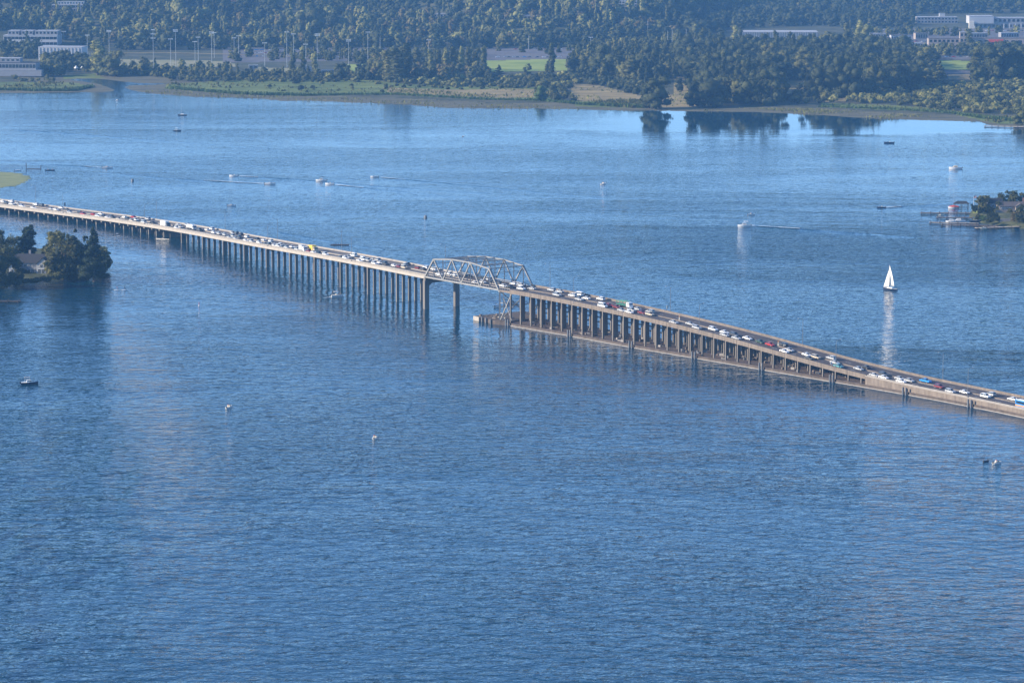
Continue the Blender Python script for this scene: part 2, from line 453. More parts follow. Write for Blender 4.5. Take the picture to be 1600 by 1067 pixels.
GX = AX * RY; GY = RY.copy()
jx = 5 * np.sin(GX / 13.0 + 0.7) + 4 * np.sin(GX / 5.1) + 2.0 * NR.randn(*GX.shape)
ins = inside(land, GX, GY + jx * 0.35)
D = dist_seg(shore, GX, GY + jx * 0.35)
SDI = np.where(ins, D, -D)
ramp = np.clip(SDI * 0.03, -0.9, 0.35) + np.clip((SDI - 35) * 0.03, 0, 1.0)
GZ = ramp + np.where(SDI > 60, ground_z(GX, GY) - 1.35 + 0.0 * GX, 0) * sm(60, 140, SDI)
GZ += 0.10 * NR.randn(*GZ.shape) * (SDI > 3) * (GY < 3300)
reed = [wpoly(p) for p in (
    [(-300, 126), (0, 128), (60, 127), (118, 127.5), (142, 134), (112, 141), (0, 140), (-300, 138)],
    [(262, 129), (330, 126), (400, 124), (560, 124), (640, 132), (830, 137), (880, 138), (860, 156), (840, 158), (760, 156.5), (620, 148.5), (560, 148.5), (480, 149.5), (375, 146.5), (300, 141), (262, 137)],
    [(895, 158), (1010, 157), (1010, 168), (900, 165)], [(1285, 161), (1400, 165), (1480, 171), (1530, 181), (1600, 183), (1800, 188), (1800, 196), (1560, 192), (1480, 176), (1285, 168)],
    [(100, 117), (150, 114), (165, 121), (100, 122)])]
meadow = [wpoly(p) for p in (
    [(600, 137), (700, 141), (800, 139), (835, 140), (845, 152), (790, 154), (700, 151), (610, 146)],
    [(890, 132), (930, 133), (1000, 150), (1085, 147), (1090, 168), (1010, 168), (1000, 158), (905, 159), (890, 150)],
    [(1055, 120), (1085, 120), (1085, 170), (1050, 168)], [(1215, 126), (1278, 127), (1300, 147), (1250, 152), (1215, 150)], [(1300, 152), (1330, 150), (1330, 158), (1290, 160)],
    [(1085, 84), (1115, 84), (1115, 92), (1085, 92)], [(1480, 117), (1540, 115), (1600, 122), (1600, 126), (1480, 124)])]
turf = [wpoly(p) for p in (
    [(540, 101), (578, 100), (578, 113), (540, 113)], [(755, 95.5), (850, 93), (885, 93), (885, 111), (757, 113)],
    [(1440, 94), (1530, 96), (1535, 110), (1440, 108)])]
worn = [wpoly(p) for p in ([(180, 93), (360, 96), (370, 105), (180, 104)], [(398, 106), (455, 107), (455, 116), (398, 116)])]
park = [wpoly(p) for p in ([(350, 74), (620, 75), (600, 95), (350, 98)], [(740, 75), (960, 74), (980, 90), (885, 92.5), (750, 95)],
                           [(1345, 45), (1700, 45), (1700, 82), (1370, 80)], [(1430, 86), (1530, 88), (1530, 93), (1430, 92)], [(1470, 111), (1535, 110), (1535, 117), (1470, 116)])]
fx = (GX[:-1, :-1] + GX[1:, 1:]) / 2; fy = (GY[:-1, :-1] + GY[1:, 1:]) / 2; fs_ = (SDI[:-1, :-1] + SDI[1:, 1:]) / 2
zone = np.zeros(fx.shape, int)
zone[(fs_ < 60)] = 1
for q in reed: zone[inside(q, fx, fy) & (fs_ > 6)] = 2
for q in meadow: zone[inside(q, fx, fy) & (fs_ > 6)] = 3
for q in turf: zone[inside(q, fx, fy)] = 4
for q in worn: zone[inside(q, fx, fy)] = 5
for q in park: zone[inside(q, fx, fy)] = 6
idx = np.arange(NX * NY).reshape(NY, NX)
quads = np.stack([idx[:-1, :-1], idx[:-1, 1:], idx[1:, 1:], idx[1:, :-1]], -1)
keep = fs_ > -60
Vall = np.stack([GX.ravel(), GY.ravel(), GZ.ravel()], 1)
for zi, (nm, mm) in enumerate((('wooded_ground', 'undergrowth'), ('mudflat', 'mud'), ('reed_marsh', 'reeds'), ('dry_meadow', 'dry_grass'),
                               ('playing_field', 'turf'), ('worn_field', 'worn_turf'), ('car_park', 'car_park'))):
    qd = quads[(zone == zi) & keep]
    u, inv = np.unique(qd.ravel(), return_inverse=True)
    me = np_mesh(nm, Vall[u], inv.reshape(-1, 4), [M[mm]], smooth=True)
    tag(link(nm, me), kind='structure')
# roads on the far shore: thin raised sheets
def road(pts, width, name='road', m='car_park', lift=0.25):
    W = [G(x, y) for x, y in pts]; L_, R_ = [], []
    fine_ = []
    for a, b in zip(W[:-1], W[1:]):
        n = max(2, int((b - a).length / 8))
        for k in range(n): fine_.append(a.lerp(b, k / n))
    fine_.append(W[-1]); mb = MB(); vs = []; fs = []
    for i, p_ in enumerate(fine_):
        d = (fine_[min(i + 1, len(fine_) - 1)] - fine_[max(i - 1, 0)]); d.z = 0; d.normalize(); n = Vector((-d.y, d.x, 0))
        for s_ in (-1, 1):
            q = p_ + n * (s_ * width / 2); vs.append((q.x, q.y, float(ground_z(q.x, q.y)) + lift))
    for i in range(len(fine_) - 1): fs.append((2 * i, 2 * i + 1, 2 * i + 3, 2 * i + 2))
    mb.add(vs, fs, M[m]); return tag(mb.build(name), kind='structure')
road([(150, 84), (260, 83), (420, 87), (480, 91), (540, 93)], 9, 'path', 'dry_grass')
road([(1430, 93.5), (1530, 95)], 9)
road([(1360, 84), (1470, 88)], 8)

# ------------------------------------------------------------------ haze
hz = MB(); hz.box((0, 3500, 105.5), (5000, 7800, 217), M['white'])
hme = hz.mesh('haze'); hme.materials.clear()
hm = bpy.data.materials.new('haze'); hm.use_nodes = True
for n in list(hm.node_tree.nodes):
    if n.type == 'BSDF_PRINCIPLED': hm.node_tree.nodes.remove(n)
pv = hm.node_tree.nodes.new('ShaderNodeVolumePrincipled')
pv.inputs['Color'].default_value = (0.22, 0.53, 1.0, 1)
pv.inputs['Density'].default_value = 0.000056
pv.inputs['Anisotropy'].default_value = 0.0
hm.node_tree.links.new(pv.outputs[0], hm.node_tree.nodes['Material Output'].inputs['Volume'])
hme.materials.append(hm)
tag(link('haze', hme), kind='stuff', label='thin blue haze lying over the lake and the far shore')
SC.cycles.volume_bounces = 1

# ------------------------------------------------------------------ bridge line
DK = [(-260, 289, 4.2), (-120, 306, 4.2), (0, 321, 4.2), (100, 334, 4.3), (200, 347, 5.2), (290, 361.5, 7.6), (400, 382.5, 11.2), (495, 399, 14.0), (574, 413.5, 15.6),
      (662, 432, 16.3), (780, 453, 16.4), (860, 465.0, 16.0), (1000, 496, 14.3), (1120, 524, 11.4), (1240, 559, 7.4), (1352, 590.5, 3.7), (1480, 616.0, 2.8), (1600, 641.0, 2.6), (1760, 675.5, 2.6), (1950, 718, 2.6)]
ctrl = [P(a, b, c) for a, b, c in DK]
def smooth_line(pts, step=1.0):
    A = np.array([tuple(p) for p in pts]); s = np.r_[0, np.cumsum(np.hypot(*np.diff(A[:, :2], axis=0).T))]
    S = np.arange(0, s[-1], step); out = np.stack([np.interp(S, s, A[:, k]) for k in range(3)], 1)
    for sig in (26,):
        k = np.exp(-0.5 * (np.arange(-80, 81) / sig) ** 2); k /= k.sum()
        pad = np.vstack([out[0] + (out[0] - out[1]) * np.arange(80, 0, -1)[:, None], out, out[-1] + (out[-1] - out[-2]) * np.arange(1, 81)[:, None]])
        out = np.stack([np.convolve(pad[:, j], k, 'valid') for j in range(3)], 1)
    return out
LINE = smooth_line(ctrl)
BL = np.r_[0, np.cumsum(np.hypot(*np.diff(LINE[:, :2], axis=0).T))]
DW = 20.0
def bp_(s, t=0.0, z=0.0):
    """point on the bridge: s metres along the near edge, t metres across, z above the roadway"""
    x = np.interp(s, BL, LINE[:, 0]); y = np.interp(s, BL, LINE[:, 1]); zz = np.interp(s, BL, LINE[:, 2])
    x2 = np.interp(s + 1, BL, LINE[:, 0]) - np.interp(s - 1, BL, LINE[:, 0]); y2 = np.interp(s + 1, BL, LINE[:, 1]) - np.interp(s - 1, BL, LINE[:, 1])
    l = math.hypot(x2, y2); nx, ny = -y2 / l, x2 / l
    return Vector((x + nx * t, y + ny * t, zz + z))
def bdir(s): d = bp_(s + 1) - bp_(s - 1); return math.atan2(d.y, d.x)
def s_at(px, t=0.0, z=0.0):
    ss = np.arange(2, BL[-1] - 2, 2.0); xs = np.array([proj(*bp_(a, t, z))[0] for a in ss])
    return float(np.interp(px, xs, ss))
S0 = 3.0; ST0 = s_at(664); ST1 = s_at(779.5); SF1 = s_at(1354); S1 = BL[-1] - 3
def profile_sweep(mb, s0, s1, prof, m, step=6.0):
    ss = list(np.arange(s0, s1, step)) + [s1]
    mb.sweep([[bp_(a, t, z) for t, z in prof] for a in ss], m)
def rect(t0, t1, z0, z1): return [(t0, z0), (t1, z0), (t1, z1), (t0, z1)]
def deck_part(name, parent, s0, s1, prof, m, step=6.0):
    mb = MB(); profile_sweep(mb, s0, s1, prof, m, step); return mb.build(name, parent)
def dashes(parent, s0, s1, t, z):
    mb = MB(); a = s0 + 2
    while a < s1 - 4:
        mb.add([bp_(a, t - 0.1, z), bp_(a + 3.5, t - 0.1, z), bp_(a + 3.5, t + 0.1, z), bp_(a, t + 0.1, z)], [(0, 1, 2, 3)], M['paint_line']); a += 12
    o = mb.build('lane_marking', parent); o['kind'] = 'stuff'; return o

# --- west viaduct
V = empty('viaduct', (0, 0, 0), label='long concrete viaduct climbing from the left edge of the photo to the steel truss', cat='bridge')
deck_part('deck_slab', V, S0, ST0 - 0.05, [(0, -0.45), (0.4, -0.45), (0.7, -1.4), (DW - 0.7, -1.4), (DW - 0.4, -0.45), (DW, -0.45), (DW, -0.02), (0, -0.02)], M['concrete'])
deck_part('fascia', V, S0, ST0 - 0.06, rect(-0.25, 0.0, -1.15, 0.30), M['pale_concrete'])
deck_part('walkway', V, S0, ST0 - 0.06, rect(0.0, 1.6, -0.01, 0.12), M['pale_concrete'])
deck_part('barrier', V, S0, ST0 - 0.07, rect(1.6, 1.85, -0.01, 0.75), M['pale_concrete'])
deck_part('roadway', V, S0, ST0 - 0.06, rect(1.85, DW - 0.6, -0.015, 0.03), M['asphalt_old'])
deck_part('median_curb', V, S0, ST0 - 0.06, rect(9.75, 10.15, 0.03, 0.35), M['pale_concrete'])
deck_part('parapet', V, S0, ST0 - 0.06, rect(DW - 0.6, DW - 0.3, -0.01, 0.85), M['concrete'])
for t in (5.7, 14.2): dashes(V, S0, ST0 - 1, t, 0.036)
rl = MB()
a = S0 + 1
while a < ST0 - 2:
    rl.bar(bp_(a, 0.1, 0.12), bp_(a, 0.1, 1.05), 0.07, 0.07, M['grey_metal']); a += 3.0
rl.bar(bp_(ST0 - 3, 0.1, 1.05), bp_(ST0 - 1, 0.1, 1.05), 0.08, 0.08, M['grey_metal'])
profile_sweep(rl, S0 + 1, ST0 - 1, rect(0.05, 0.15, 1.05, 1.13), M['grey_metal'])
rl.build('handrail', V)
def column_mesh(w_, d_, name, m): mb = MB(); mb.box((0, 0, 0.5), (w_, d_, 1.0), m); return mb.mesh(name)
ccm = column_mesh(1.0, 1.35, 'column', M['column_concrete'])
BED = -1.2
SPL = (s_at(620.9, 1.2, -4) - s_at(533, 1.2, -4)) / 2
a = s_at(620.9, 1.2, -4)
while a > 8:
    q = bp_(a, DW / 2); rz = bdir(a); top = q.z - 1.45; low = q.z < 7.2
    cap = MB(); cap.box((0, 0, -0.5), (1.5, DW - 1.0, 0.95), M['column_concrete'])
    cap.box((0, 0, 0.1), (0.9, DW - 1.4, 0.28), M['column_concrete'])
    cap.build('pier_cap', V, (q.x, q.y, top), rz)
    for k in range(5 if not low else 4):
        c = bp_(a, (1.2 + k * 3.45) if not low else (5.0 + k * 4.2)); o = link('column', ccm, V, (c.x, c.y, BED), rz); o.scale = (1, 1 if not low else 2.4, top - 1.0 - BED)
    a -= SPL if not low else SPL / 3

# --- steel truss with its concrete portal pier
T = empty('truss_bridge', bp_((ST0 + ST1) / 2, DW / 2), label='pale grey steel through truss spanning the boat channel on a concrete portal pier', cat='bridge')
T.location = (0, 0, 0)
A0, A1 = bp_(ST0), bp_(ST1)
dirv = (A1 - A0); dirv.z = 0; dirv.normalize(); nrm = Vector((-dirv.y, dirv.x, 0)); TL = (A1 - A0).length
def tp(u, side, h): return A0.lerp(A1, u) + nrm * (0.0 if side == 0 else DW) + Vector((0, 0, h - 0.2))
hs = {1: 9.4, 3: 10.8, 5: 10.8, 7: 9.4}
def top_h(k):
    if k in hs: return hs[k]
    if k == 4: return 10.9
    return (hs[k - 1] + hs[k + 1]) / 2
def member(name, a, b, w_, h_): mb = MB(); mb.bar(a, b, w_, h_, M['steel']); return mb.build(name, T)
for side in (0, 1):
    for k in range(0, 8, 2): member('bottom_chord', tp(k / 8, side, 0), tp((k + 2) / 8, side, 0), 0.5, 0.75)
    for k in (1, 3, 5): member('top_chord', tp(k / 8, side, hs[k]), tp((k + 2) / 8, side, hs[k + 2]), 0.5, 0.6)
    for k in range(8):
        ka, kb = (k, k + 1)
        ha = 0 if ka % 2 == 0 else hs[ka]; hb = 0 if kb % 2 == 0 else hs[kb]
        w_ = 0.75 if k in (0, 7) else 0.58
        member('end_post' if k in (0, 7) else 'diagonal', tp(ka / 8, side, ha), tp(kb / 8, side, hb), w_, w_)
    for k in range(1, 8):
        member('vertical', tp(k / 8, side, 0), tp(k / 8, side, top_h(k) - 0.1), 0.48, 0.48)
for k in range(1, 8):
    member('top_strut', tp(k / 8, 0, top_h(k)), tp(k / 8, 1, top_h(k)), 0.42, 0.45)
    if k in (1, 3, 5, 7):
        member('sway_beam', tp(k / 8, 0, top_h(k) - 2.2), tp(k / 8, 1, top_h(k) - 2.2), 0.22, 0.25)
        for j in range(4):
            u0, u1 = j / 4, (j + 1) / 4; z0, z1 = (-2.2, 0) if j % 2 == 0 else (0, -2.2)
            member('sway_brace', tp(k / 8, 0, top_h(k) + z0).lerp(tp(k / 8, 1, top_h(k) + z0), u0), tp(k / 8, 0, top_h(k) + z1).lerp(tp(k / 8, 1, top_h(k) + z1), u1), 0.16, 0.16)
for k in (1, 3, 5):
    member('lateral_brace', tp(k / 8, 0, top_h(k)), tp((k + 2) / 8, 1, top_h(k + 2)), 0.22, 0.22)
    member('lateral_brace', tp(k / 8, 1, top_h(k)), tp((k + 2) / 8, 0, top_h(k + 2)), 0.22, 0.22)
for k in range(0, 9):
    mb = MB(); mb.bar(tp(k / 8, 0, -0.5), tp(k / 8, 1, -0.5), 0.4, 0.8, M['dark_steel']); mb.build('floor_beam', T)
deck_part('roadway', T, ST0, ST1, rect(0.7, DW - 0.7, -0.28, 0.03), M['asphalt'])
deck_part('median_curb', T, ST0, ST1, rect(9.75, 10.15, 0.03, 0.35), M['concrete'])
for t in (0.9, DW - 1.0):
    mb = MB(); a = ST0 + 0.6
    while a < ST1: mb.bar(bp_(a, t, 0.03), bp_(a, t, 0.95), 0.28, 0.28, M['concrete']); a += 1.9
    profile_sweep(mb, ST0, ST1, rect(t - 0.15, t + 0.15, 0.95, 1.2), M['concrete'])
    mb.build('railing', T)
pc = A0 + nrm * (DW / 2); prz = math.atan2(nrm.y, nrm.x)
pier = empty('portal_pier', (0, 0, 0)); pier.parent = T
pz = A0.z - 0.9
for t in (0.6, DW - 1.2):
    c = A0 + nrm * t; mb = MB(); mb.box((0, 0, 0.5), (2.6, 1.7, 1), M['column_concrete'])
    o = mb.build('pier_leg', pier, (c.x, c.y, BED), prz); o.scale = (1, 1, pz - 1.2 - BED)
mb = MB(); mb.add([(-10.4, -.9, 0), (10.1, -.9, 0), (10.1, .9, 0), (-10.4, .9, 0), (-10.4, -.9, -3.6), (-8, -.9, -3.6), (-6.2, -.9, -2.4), (6.2, -.9, -2.4), (8, -.9, -3.6), (10.1, -.9, -3.6),
    (-10.4, .9, -3.6), (-8, .9, -3.6), (-6.2, .9, -2.4), (6.2, .9, -2.4), (8, .9, -3.6), (10.1, .9, -3.6)],
    [(0, 1, 2, 3), (0, 4, 5, 6, 7, 8, 9, 1), (3, 2, 15, 14, 13, 12, 11, 10), (0, 3, 10, 4), (1, 9, 15, 2), (4, 10, 11, 5), (5, 11, 12, 6), (6, 12, 13, 7), (7, 13, 14, 8), (8, 14, 15, 9)], M['column_concrete'])
mb.build('pier_beam', pier, (pc.x, pc.y, pz), prz)
# steel support tower under the east end of the truss
tower = empty('support_tower', (0, 0, 0)); tower.parent = T
PT = 1.3
def twp(du, t, z): q = bp_(ST1 + du, t); return Vector((q.x, q.y, z))
tz = A1.z - 0.75
def tmem(name, a, b, w_): mb = MB(); mb.bar(a, b, w_, w_, M['steel']); return mb.build(name, tower)
for t in (0.3, DW - 0.3):
    tmem('tower_leg', twp(0.3, t, PT), twp(0.3, t, tz), 0.85)
    tmem('tower_leg', twp(3.2, t, PT), twp(3.2, t, tz), 0.4)
    for z_ in (5, 10): tmem('tower_strut', twp(0.3, t, z_), twp(3.2, t, z_), 0.3)
    tmem('tower_brace', twp(0.6, t, PT), twp(9.5, t, tz), 0.45)
    tmem('tower_brace', twp(9.5, t, PT + 1), twp(3.2, t, tz - 3), 0.3)
tmem('tower_cap', twp(0.3, -0.2, tz), twp(0.3, DW + 0.2, tz), 0.9)
tmem('tower_brace', twp(0.3, 0.3, PT), twp(0.3, DW - 0.3, tz), 0.35)
tmem('tower_brace', twp(0.3, DW - 0.3, PT), twp(0.3, 0.3, tz), 0.35)
tmem('tower_strut', twp(0.3, 0.3, 8), twp(0.3, DW - 0.3, 8), 0.35)

# --- floating bridge
FB = empty('floating_bridge', (0, 0, 0), label='floating highway bridge on weathered concrete pontoons running off to the right edge', cat='bridge')
SE = s_at(797); PNX0 = -1.6; PNX1 = DW + 1.6
ss = [SE - 1.0] + list(np.arange(SE + 20, S1, 20)) + [S1]
def wat(s_, t, z): q = bp_(s_, t); return (q.x, q.y, z)
PJ = 73.0
JT = [s_at(x, PNX0, -2) for x in (888, 984, 1082, 1187, 1297, 1411, 1513, 1622)] + [S1]; k = 0; a = SE - 1.0
for b in JT:
    mb = MB()
    st = list(np.arange(a, b - 0.1, 8)) + [b - 0.12]
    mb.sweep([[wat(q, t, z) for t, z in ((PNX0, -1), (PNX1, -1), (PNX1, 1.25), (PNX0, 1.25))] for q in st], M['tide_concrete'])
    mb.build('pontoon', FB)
    mb = MB(); mb.sweep([[wat(q, t, z) for t, z in ((PNX0 - 0.28, 0.05), (PNX0, 0.05), (PNX0, 0.32), (PNX0 - 0.28, 0.32))] for q in st], M['concrete'])
    mb.build('fender_strip', FB)
    mb = MB(); mb.sweep([[wat(q, t, z) for t, z in ((PNX0 + 0.1, 1.25), (PNX1 - 0.1, 1.25), (PNX1 - 0.1, 1.27), (PNX0 + 0.1, 1.27))] for q in st], M['stained_deck'])
    mb.build('pontoon_deck', FB)
    for e in (a + 0.8, a + 2.6):                               # dark guide piles at each joint
        q = wat(e, PNX0 - 0.9, 0); mb = MB(); mb.tube((q[0], q[1], BED), (q[0], q[1], 3.2), 0.42, 0.42, M['dark_steel'], 10); mb.build('guide_pile', FB)
    mb = MB()                                                   # clutter on the pontoon deck
    for _ in range(26):
        q = wat(a + rnd.uniform(2, max(3, b - a - 2)), rnd.uniform(0.6, DW - 1), 1.27)
        if a > SF1 - 40: break
        h_ = rnd.uniform(0.3, 1.1); mb.box((q[0], q[1], 1.27 + h_ / 2), (rnd.uniform(.5, 2.2), rnd.uniform(.4, 1.4), h_), M[rnd.choice(['weathered_concrete', 'dark_steel', 'stained_deck', 'concrete'])], rnd.uniform(0, 3))
    if mb.v: mb.build('deck_fittings', FB)['kind'] = 'stuff'
    a = b
# widened pontoon head under the tower
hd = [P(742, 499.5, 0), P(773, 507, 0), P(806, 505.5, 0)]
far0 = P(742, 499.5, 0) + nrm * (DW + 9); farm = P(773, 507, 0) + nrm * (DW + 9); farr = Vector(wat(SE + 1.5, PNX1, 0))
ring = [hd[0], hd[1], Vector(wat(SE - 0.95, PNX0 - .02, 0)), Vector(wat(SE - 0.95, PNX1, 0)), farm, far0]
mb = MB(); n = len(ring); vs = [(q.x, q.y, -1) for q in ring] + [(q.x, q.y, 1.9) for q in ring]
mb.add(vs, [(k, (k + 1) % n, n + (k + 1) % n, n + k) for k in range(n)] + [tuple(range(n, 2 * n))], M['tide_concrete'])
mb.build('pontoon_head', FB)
mb = MB(); e0, e1 = hd[0], hd[0].lerp(hd[1], 0.28); off = -nrm * 0.5
mb.bar(e0 + off + Vector((0, 0, 0.9)), e1 + off + Vector((0, 0, 0.9)), 0.9, 2.0, M['pale_concrete']); mb.build('nose_fender', FB)
for f_ in (0.42, 0.62, 0.85):
    q = hd[0].lerp(hd[1], f_) + off * 1.2; mb = MB(); mb.tube((q.x, q.y, BED), (q.x, q.y, 2.4), 0.45, 0.45, M['dark_steel'], 10); mb.build('guide_pile', FB)
mb = MB()
for _ in range(22):
    q = hd[0].lerp(hd[1], rnd.uniform(0.05, 1.0)) + nrm * rnd.uniform(0.6, 12); h_ = rnd.uniform(.2, .8)
    mb.box((q.x, q.y, 1.9 + h_ / 2), (rnd.uniform(.4, 1.8), rnd.uniform(.4, 1.5), h_), M[rnd.choice(['dark_steel', 'weathered_concrete', 'concrete'])], rnd.uniform(0, 3))
mb.build('deck_fittings', FB)['kind'] = 'stuff'
# raised roadway
deck_part('deck_slab', FB, ST1 + 0.06, SF1, [(0, -1.0), (DW, -1.0), (DW, -0.02), (0, -0.02)], M['weathered_concrete'])
deck_part('roadway', FB, ST1 + 0.06, S1, rect(0.35, DW - 0.35, -0.015, 0.03), M['asphalt'])
deck_part('median_curb', FB, ST1 + 0.06, S1, rect(9.7, 10.2, 0.03, 0.38), M['weathered_concrete'])
for t in (5.2, 14.6): dashes(FB, ST1 + 1, S1 - 1, t, 0.036)
for t in (0.75, 9.3, 10.6, DW - 0.8):
    deck_part('edge_line', FB, ST1 + 1, S1 - 1, [(t - .09, 0.031), (t + .09, 0.031), (t + .09, 0.036), (t - .09, 0.036)], M['paint_line'], 8)
a = ST1 + 0.1
sp = (s_at(1151.6, 0.4, -3) - s_at(797, 0.4, -3)) / 21
cm2 = column_mesh(0.55, 0.75, 'column', M['column_concrete'])
cm3 = column_mesh(0.60, 2.9, 'wall_column', M['column_concrete'])
a = s_at(797, 0, -1.0)
cs = []
while a < SF1 - 2: cs.append(a); a += sp
for i, a in enumerate(cs):
    q = bp_(a); rz = bdir(a); top = q.z - 1.0
    if top < 1.6: continue
    c = bp_(a, 0.45); o = link('column', cm2, FB, (c.x, c.y, 1.27), rz); o.scale = (1, 1, top - 1.27)
    for t in (7.6, 13.4, 18.2):
        c = bp_(a, t); o = link('wall_column', cm3, FB, (c.x, c.y, 1.27), rz); o.scale = (1, 1 if t < 18 else 0.8, top - 1.27)
    cb = MB(); cb.bar(bp_(a, 0.1, -1.22), bp_(a, DW - 0.1, -1.22), 0.7, 0.42, M['column_concrete']); cb.build('cross_beam', FB)
# longitudinal walers on the far side
for z_, s_end in ((4.2, s_at(1130)), (6.4, s_at(1080)), (8.6, s_at(1010)), (10.8, s_at(930))):
    mb = MB(); ssl = list(np.arange(cs[0], s_end, 12.2)) + [s_end]
    mb.sweep([[wat(q, t, z) for t, z in ((DW - 0.55, z_), (DW - 0.1, z_), (DW - 0.1, z_ + 0.5), (DW - 0.55, z_ + 0.5))] for q in ssl], M['column_concrete'])
    mb.build('longitudinal_beam', FB)
# close-set piers where the deck comes down
a = s_at(1120)
while a < SF1 - 8:
    if bp_(a).z > 3.9:
        c = bp_(a, DW - 0.9); o = link('column', cm2, FB, (c.x, c.y, 1.27), bdir(a)); o.scale = (1, 1, bp_(a).z - 1.0 - 1.27)
    a += sp / 3
# parapet panels: one per bay, set with open joints
a = s_at(797, 0, 0) - 0.2; i = 0
while a < SF1 - 0.5:
    b = min(a + sp, SF1); mb = MB(); g_ = rnd.uniform(-0.015, 0.015)
    profile_sweep(mb, a + 0.06, b - 0.06, rect(-0.22 + g_, 0.35, -1.05, 0.85), M['weathered_concrete'], 4)
    mb.build('parapet_panel', FB); a = b
a = SF1
while a < S1 - 1:
    b = min(a + sp, S1); mb = MB(); g_ = rnd.uniform(-0.02, 0.02)
    st = [a + 0.05, b - 0.05]
    mb.sweep([[Vector(wat(q, -0.9 + g_, 0.8)), Vector(wat(q, 0.3, 0.8)), bp_(q, 0.3, 0.42), bp_(q, -0.9 + g_, 0.42)] for q in st], M['concrete'] if False else M['weathered_concrete'])
    mb.build('side_panel', FB); a = b
deck_part('coping', FB, SF1 + 0.1, S1, rect(-0.95, -0.35, 0.43, 0.62), M['pale_concrete'])
mb = MB(); profile_sweep(mb, SF1 + 0.1, S1, rect(0.2, 0.32, 0.43, 0.9), M['concrete']); mb.build('guard_rail', FB)
deck_part('far_parapet', FB, ST1 + 0.1, S1, rect(DW - 0.35, DW, -1.0, 0.95), M['weathered_concrete'])
mb = MB(); a = ST1 + 0.4
while a < s_at(797) - 0.3: mb.bar(bp_(a, 0.3, 0.0), bp_(a, 0.3, 0.95), 0.28, 0.28, M['concrete']); a += 1.9
profile_sweep(mb, ST1 + 0.1, s_at(797) - 0.3, rect(0.15, 0.45, 0.95, 1.2), M['concrete']); mb.build('railing', FB)
# ladders/white box on the pontoon
q = P(994, 530, 1.3); mb = MB(); mb.box((q.x, q.y, 1.27 + 1.3), (2.0, 1.4, 2.0), M['white'], bdir(s_at(994))); mb.tube((q.x, q.y, 3.57), (q.x, q.y, 5.2), .06, .05, M['grey_metal'], 6)
tag(mb.build('equipment_cabinet'), 'white equipment cabinet standing on the pontoon under the raised roadway', 'cabinet')

# ------------------------------------------------------------------ street lamps on the bridge
def lamp(s_, t, h, over, label, z=0.0):
    q = bp_(s_, t, z); r = empty('street_lamp', q, 0, label, 'street lamp', 'street lamps along the bridge')
    n = (bp_(s_, DW) - bp_(s_, 0)).normalized(); n.z = 0; n = n * (1 if over > 0 else -1)
    mb = MB(); mb.tube((0, 0, 0), (0, 0, h), 0.13, 0.08, M['dark_steel'], 8); mb.build('pole', r)
    mb = MB(); mb.tube((0, 0, h - 0.1), n * 1.2 + Vector((0, 0, h + 0.5)), 0.06, 0.05, M['dark_steel'], 6); mb.tube(n * 1.2 + Vector((0, 0, h + 0.5)), n * 2.4 + Vector((0, 0, h + 0.55)), 0.05, 0.05, M['dark_steel'], 6); mb.build('arm', r)
    mb = MB(); e = n * 2.7 + Vector((0, 0, h + 0.52)); mb.box(e, (0.7, 0.35, 0.18), M['grey_metal'], math.atan2(n.y, n.x)); mb.build('lamp_head', r)
    mb = MB(); mb.box((0, 0, 0.35), (0.5, 0.5, 0.7), M['concrete']); mb.build('base', r)
for nm, lst, t in (('far', (56, 245, 352, 434, 534), DW - 0.15), ('near', (98.5, 226, 418.6, 549.5), -0.1)):
    for i, px in enumerate(lst): lamp(s_at(px, t), t, 12.0, 1 if nm == 'near' else -1, 'slender dark street lamp, %s from the left edge on the %s side of the viaduct' % (nth(i), nm), 0.2 if nm == 'near' else 0)
lamp(s_at(696, DW + 0.6), DW + 0.6, 13.0, -1, 'street lamp rising behind the far side of the steel truss')
for nm, lst, t in (('far', (859.5, 1047.5, 1254, 1473), DW + 0.1), ('near', (896.5, 1092.5, 1306, 1512), -0.15)):
    for i, px in enumerate(lst): lamp(s_at(px, t), t, 12.0, 1 if nm == 'near' else -1, 'slender street lamp, %s right of the truss on the %s edge of the floating bridge' % (nth(i), nm))
# signs and small posts on the bridge
def sign_post(px, t, h, w_, hh, m, label):
    s_ = s_at(px, t); q = bp_(s_, t); r = empty('road_sign', q, bdir(s_) + math.pi / 2, label, 'sign')
    mb = MB(); mb.tube((0, 0, 0), (0, 0, h), 0.07, 0.07, M['grey_metal'], 6); mb.build('post', r)
    mb = MB(); mb.box((0, 0.08, h - hh / 2), (w_, 0.06, hh), m); mb.build('panel', r)
sign_post(101.5, DW - 0.4, 3.6, 1.2, 2.2, M['dark_steel'], 'narrow upright sign on the far parapet near the left end of the viaduct')
sign_post(1042.5, DW + 0.2, 3.2, 0.6, 1.6, M['cream'], 'pale narrow sign on the far parapet beside the second lamp of the floating bridge')
sign_post(1299, -0.3, 2.6, 0.9, 0.9, M['white'], 'white square sign on the near parapet above the pontoon joint')
def wblock(name, px, py, z, d, m, label, cat):
    q = P(px, py, z); mb = MB(); mb.box((0, 0, d[2] / 2), d, m, 0, 0.8); mb.box((0, 0, d[2] * 1.1), (d[0] * .5, d[1] * .5, d[2] * .2), m)
    return tag(mb.build(name, None, (q.x, q.y, z), -0.75), label, cat)
for i, px in enumerate((1061.5, 1216)):
    s_ = s_at(px, 10.0); q = bp_(s_, 10.0, 0.38); mb = MB(); mb.tube((0, 0, 0), (0, 0, 1.5), 0.28, 0.12, M['cream'], 8); mb.box((0, 0, 1.7), (0.5, 0.3, 0.4), M['orange'])
    tag(mb.build('marker_post', None, q), ['small pale marker post on the median behind the lone white car', 'small pale marker post on the median by the white SUV'][i], 'post')

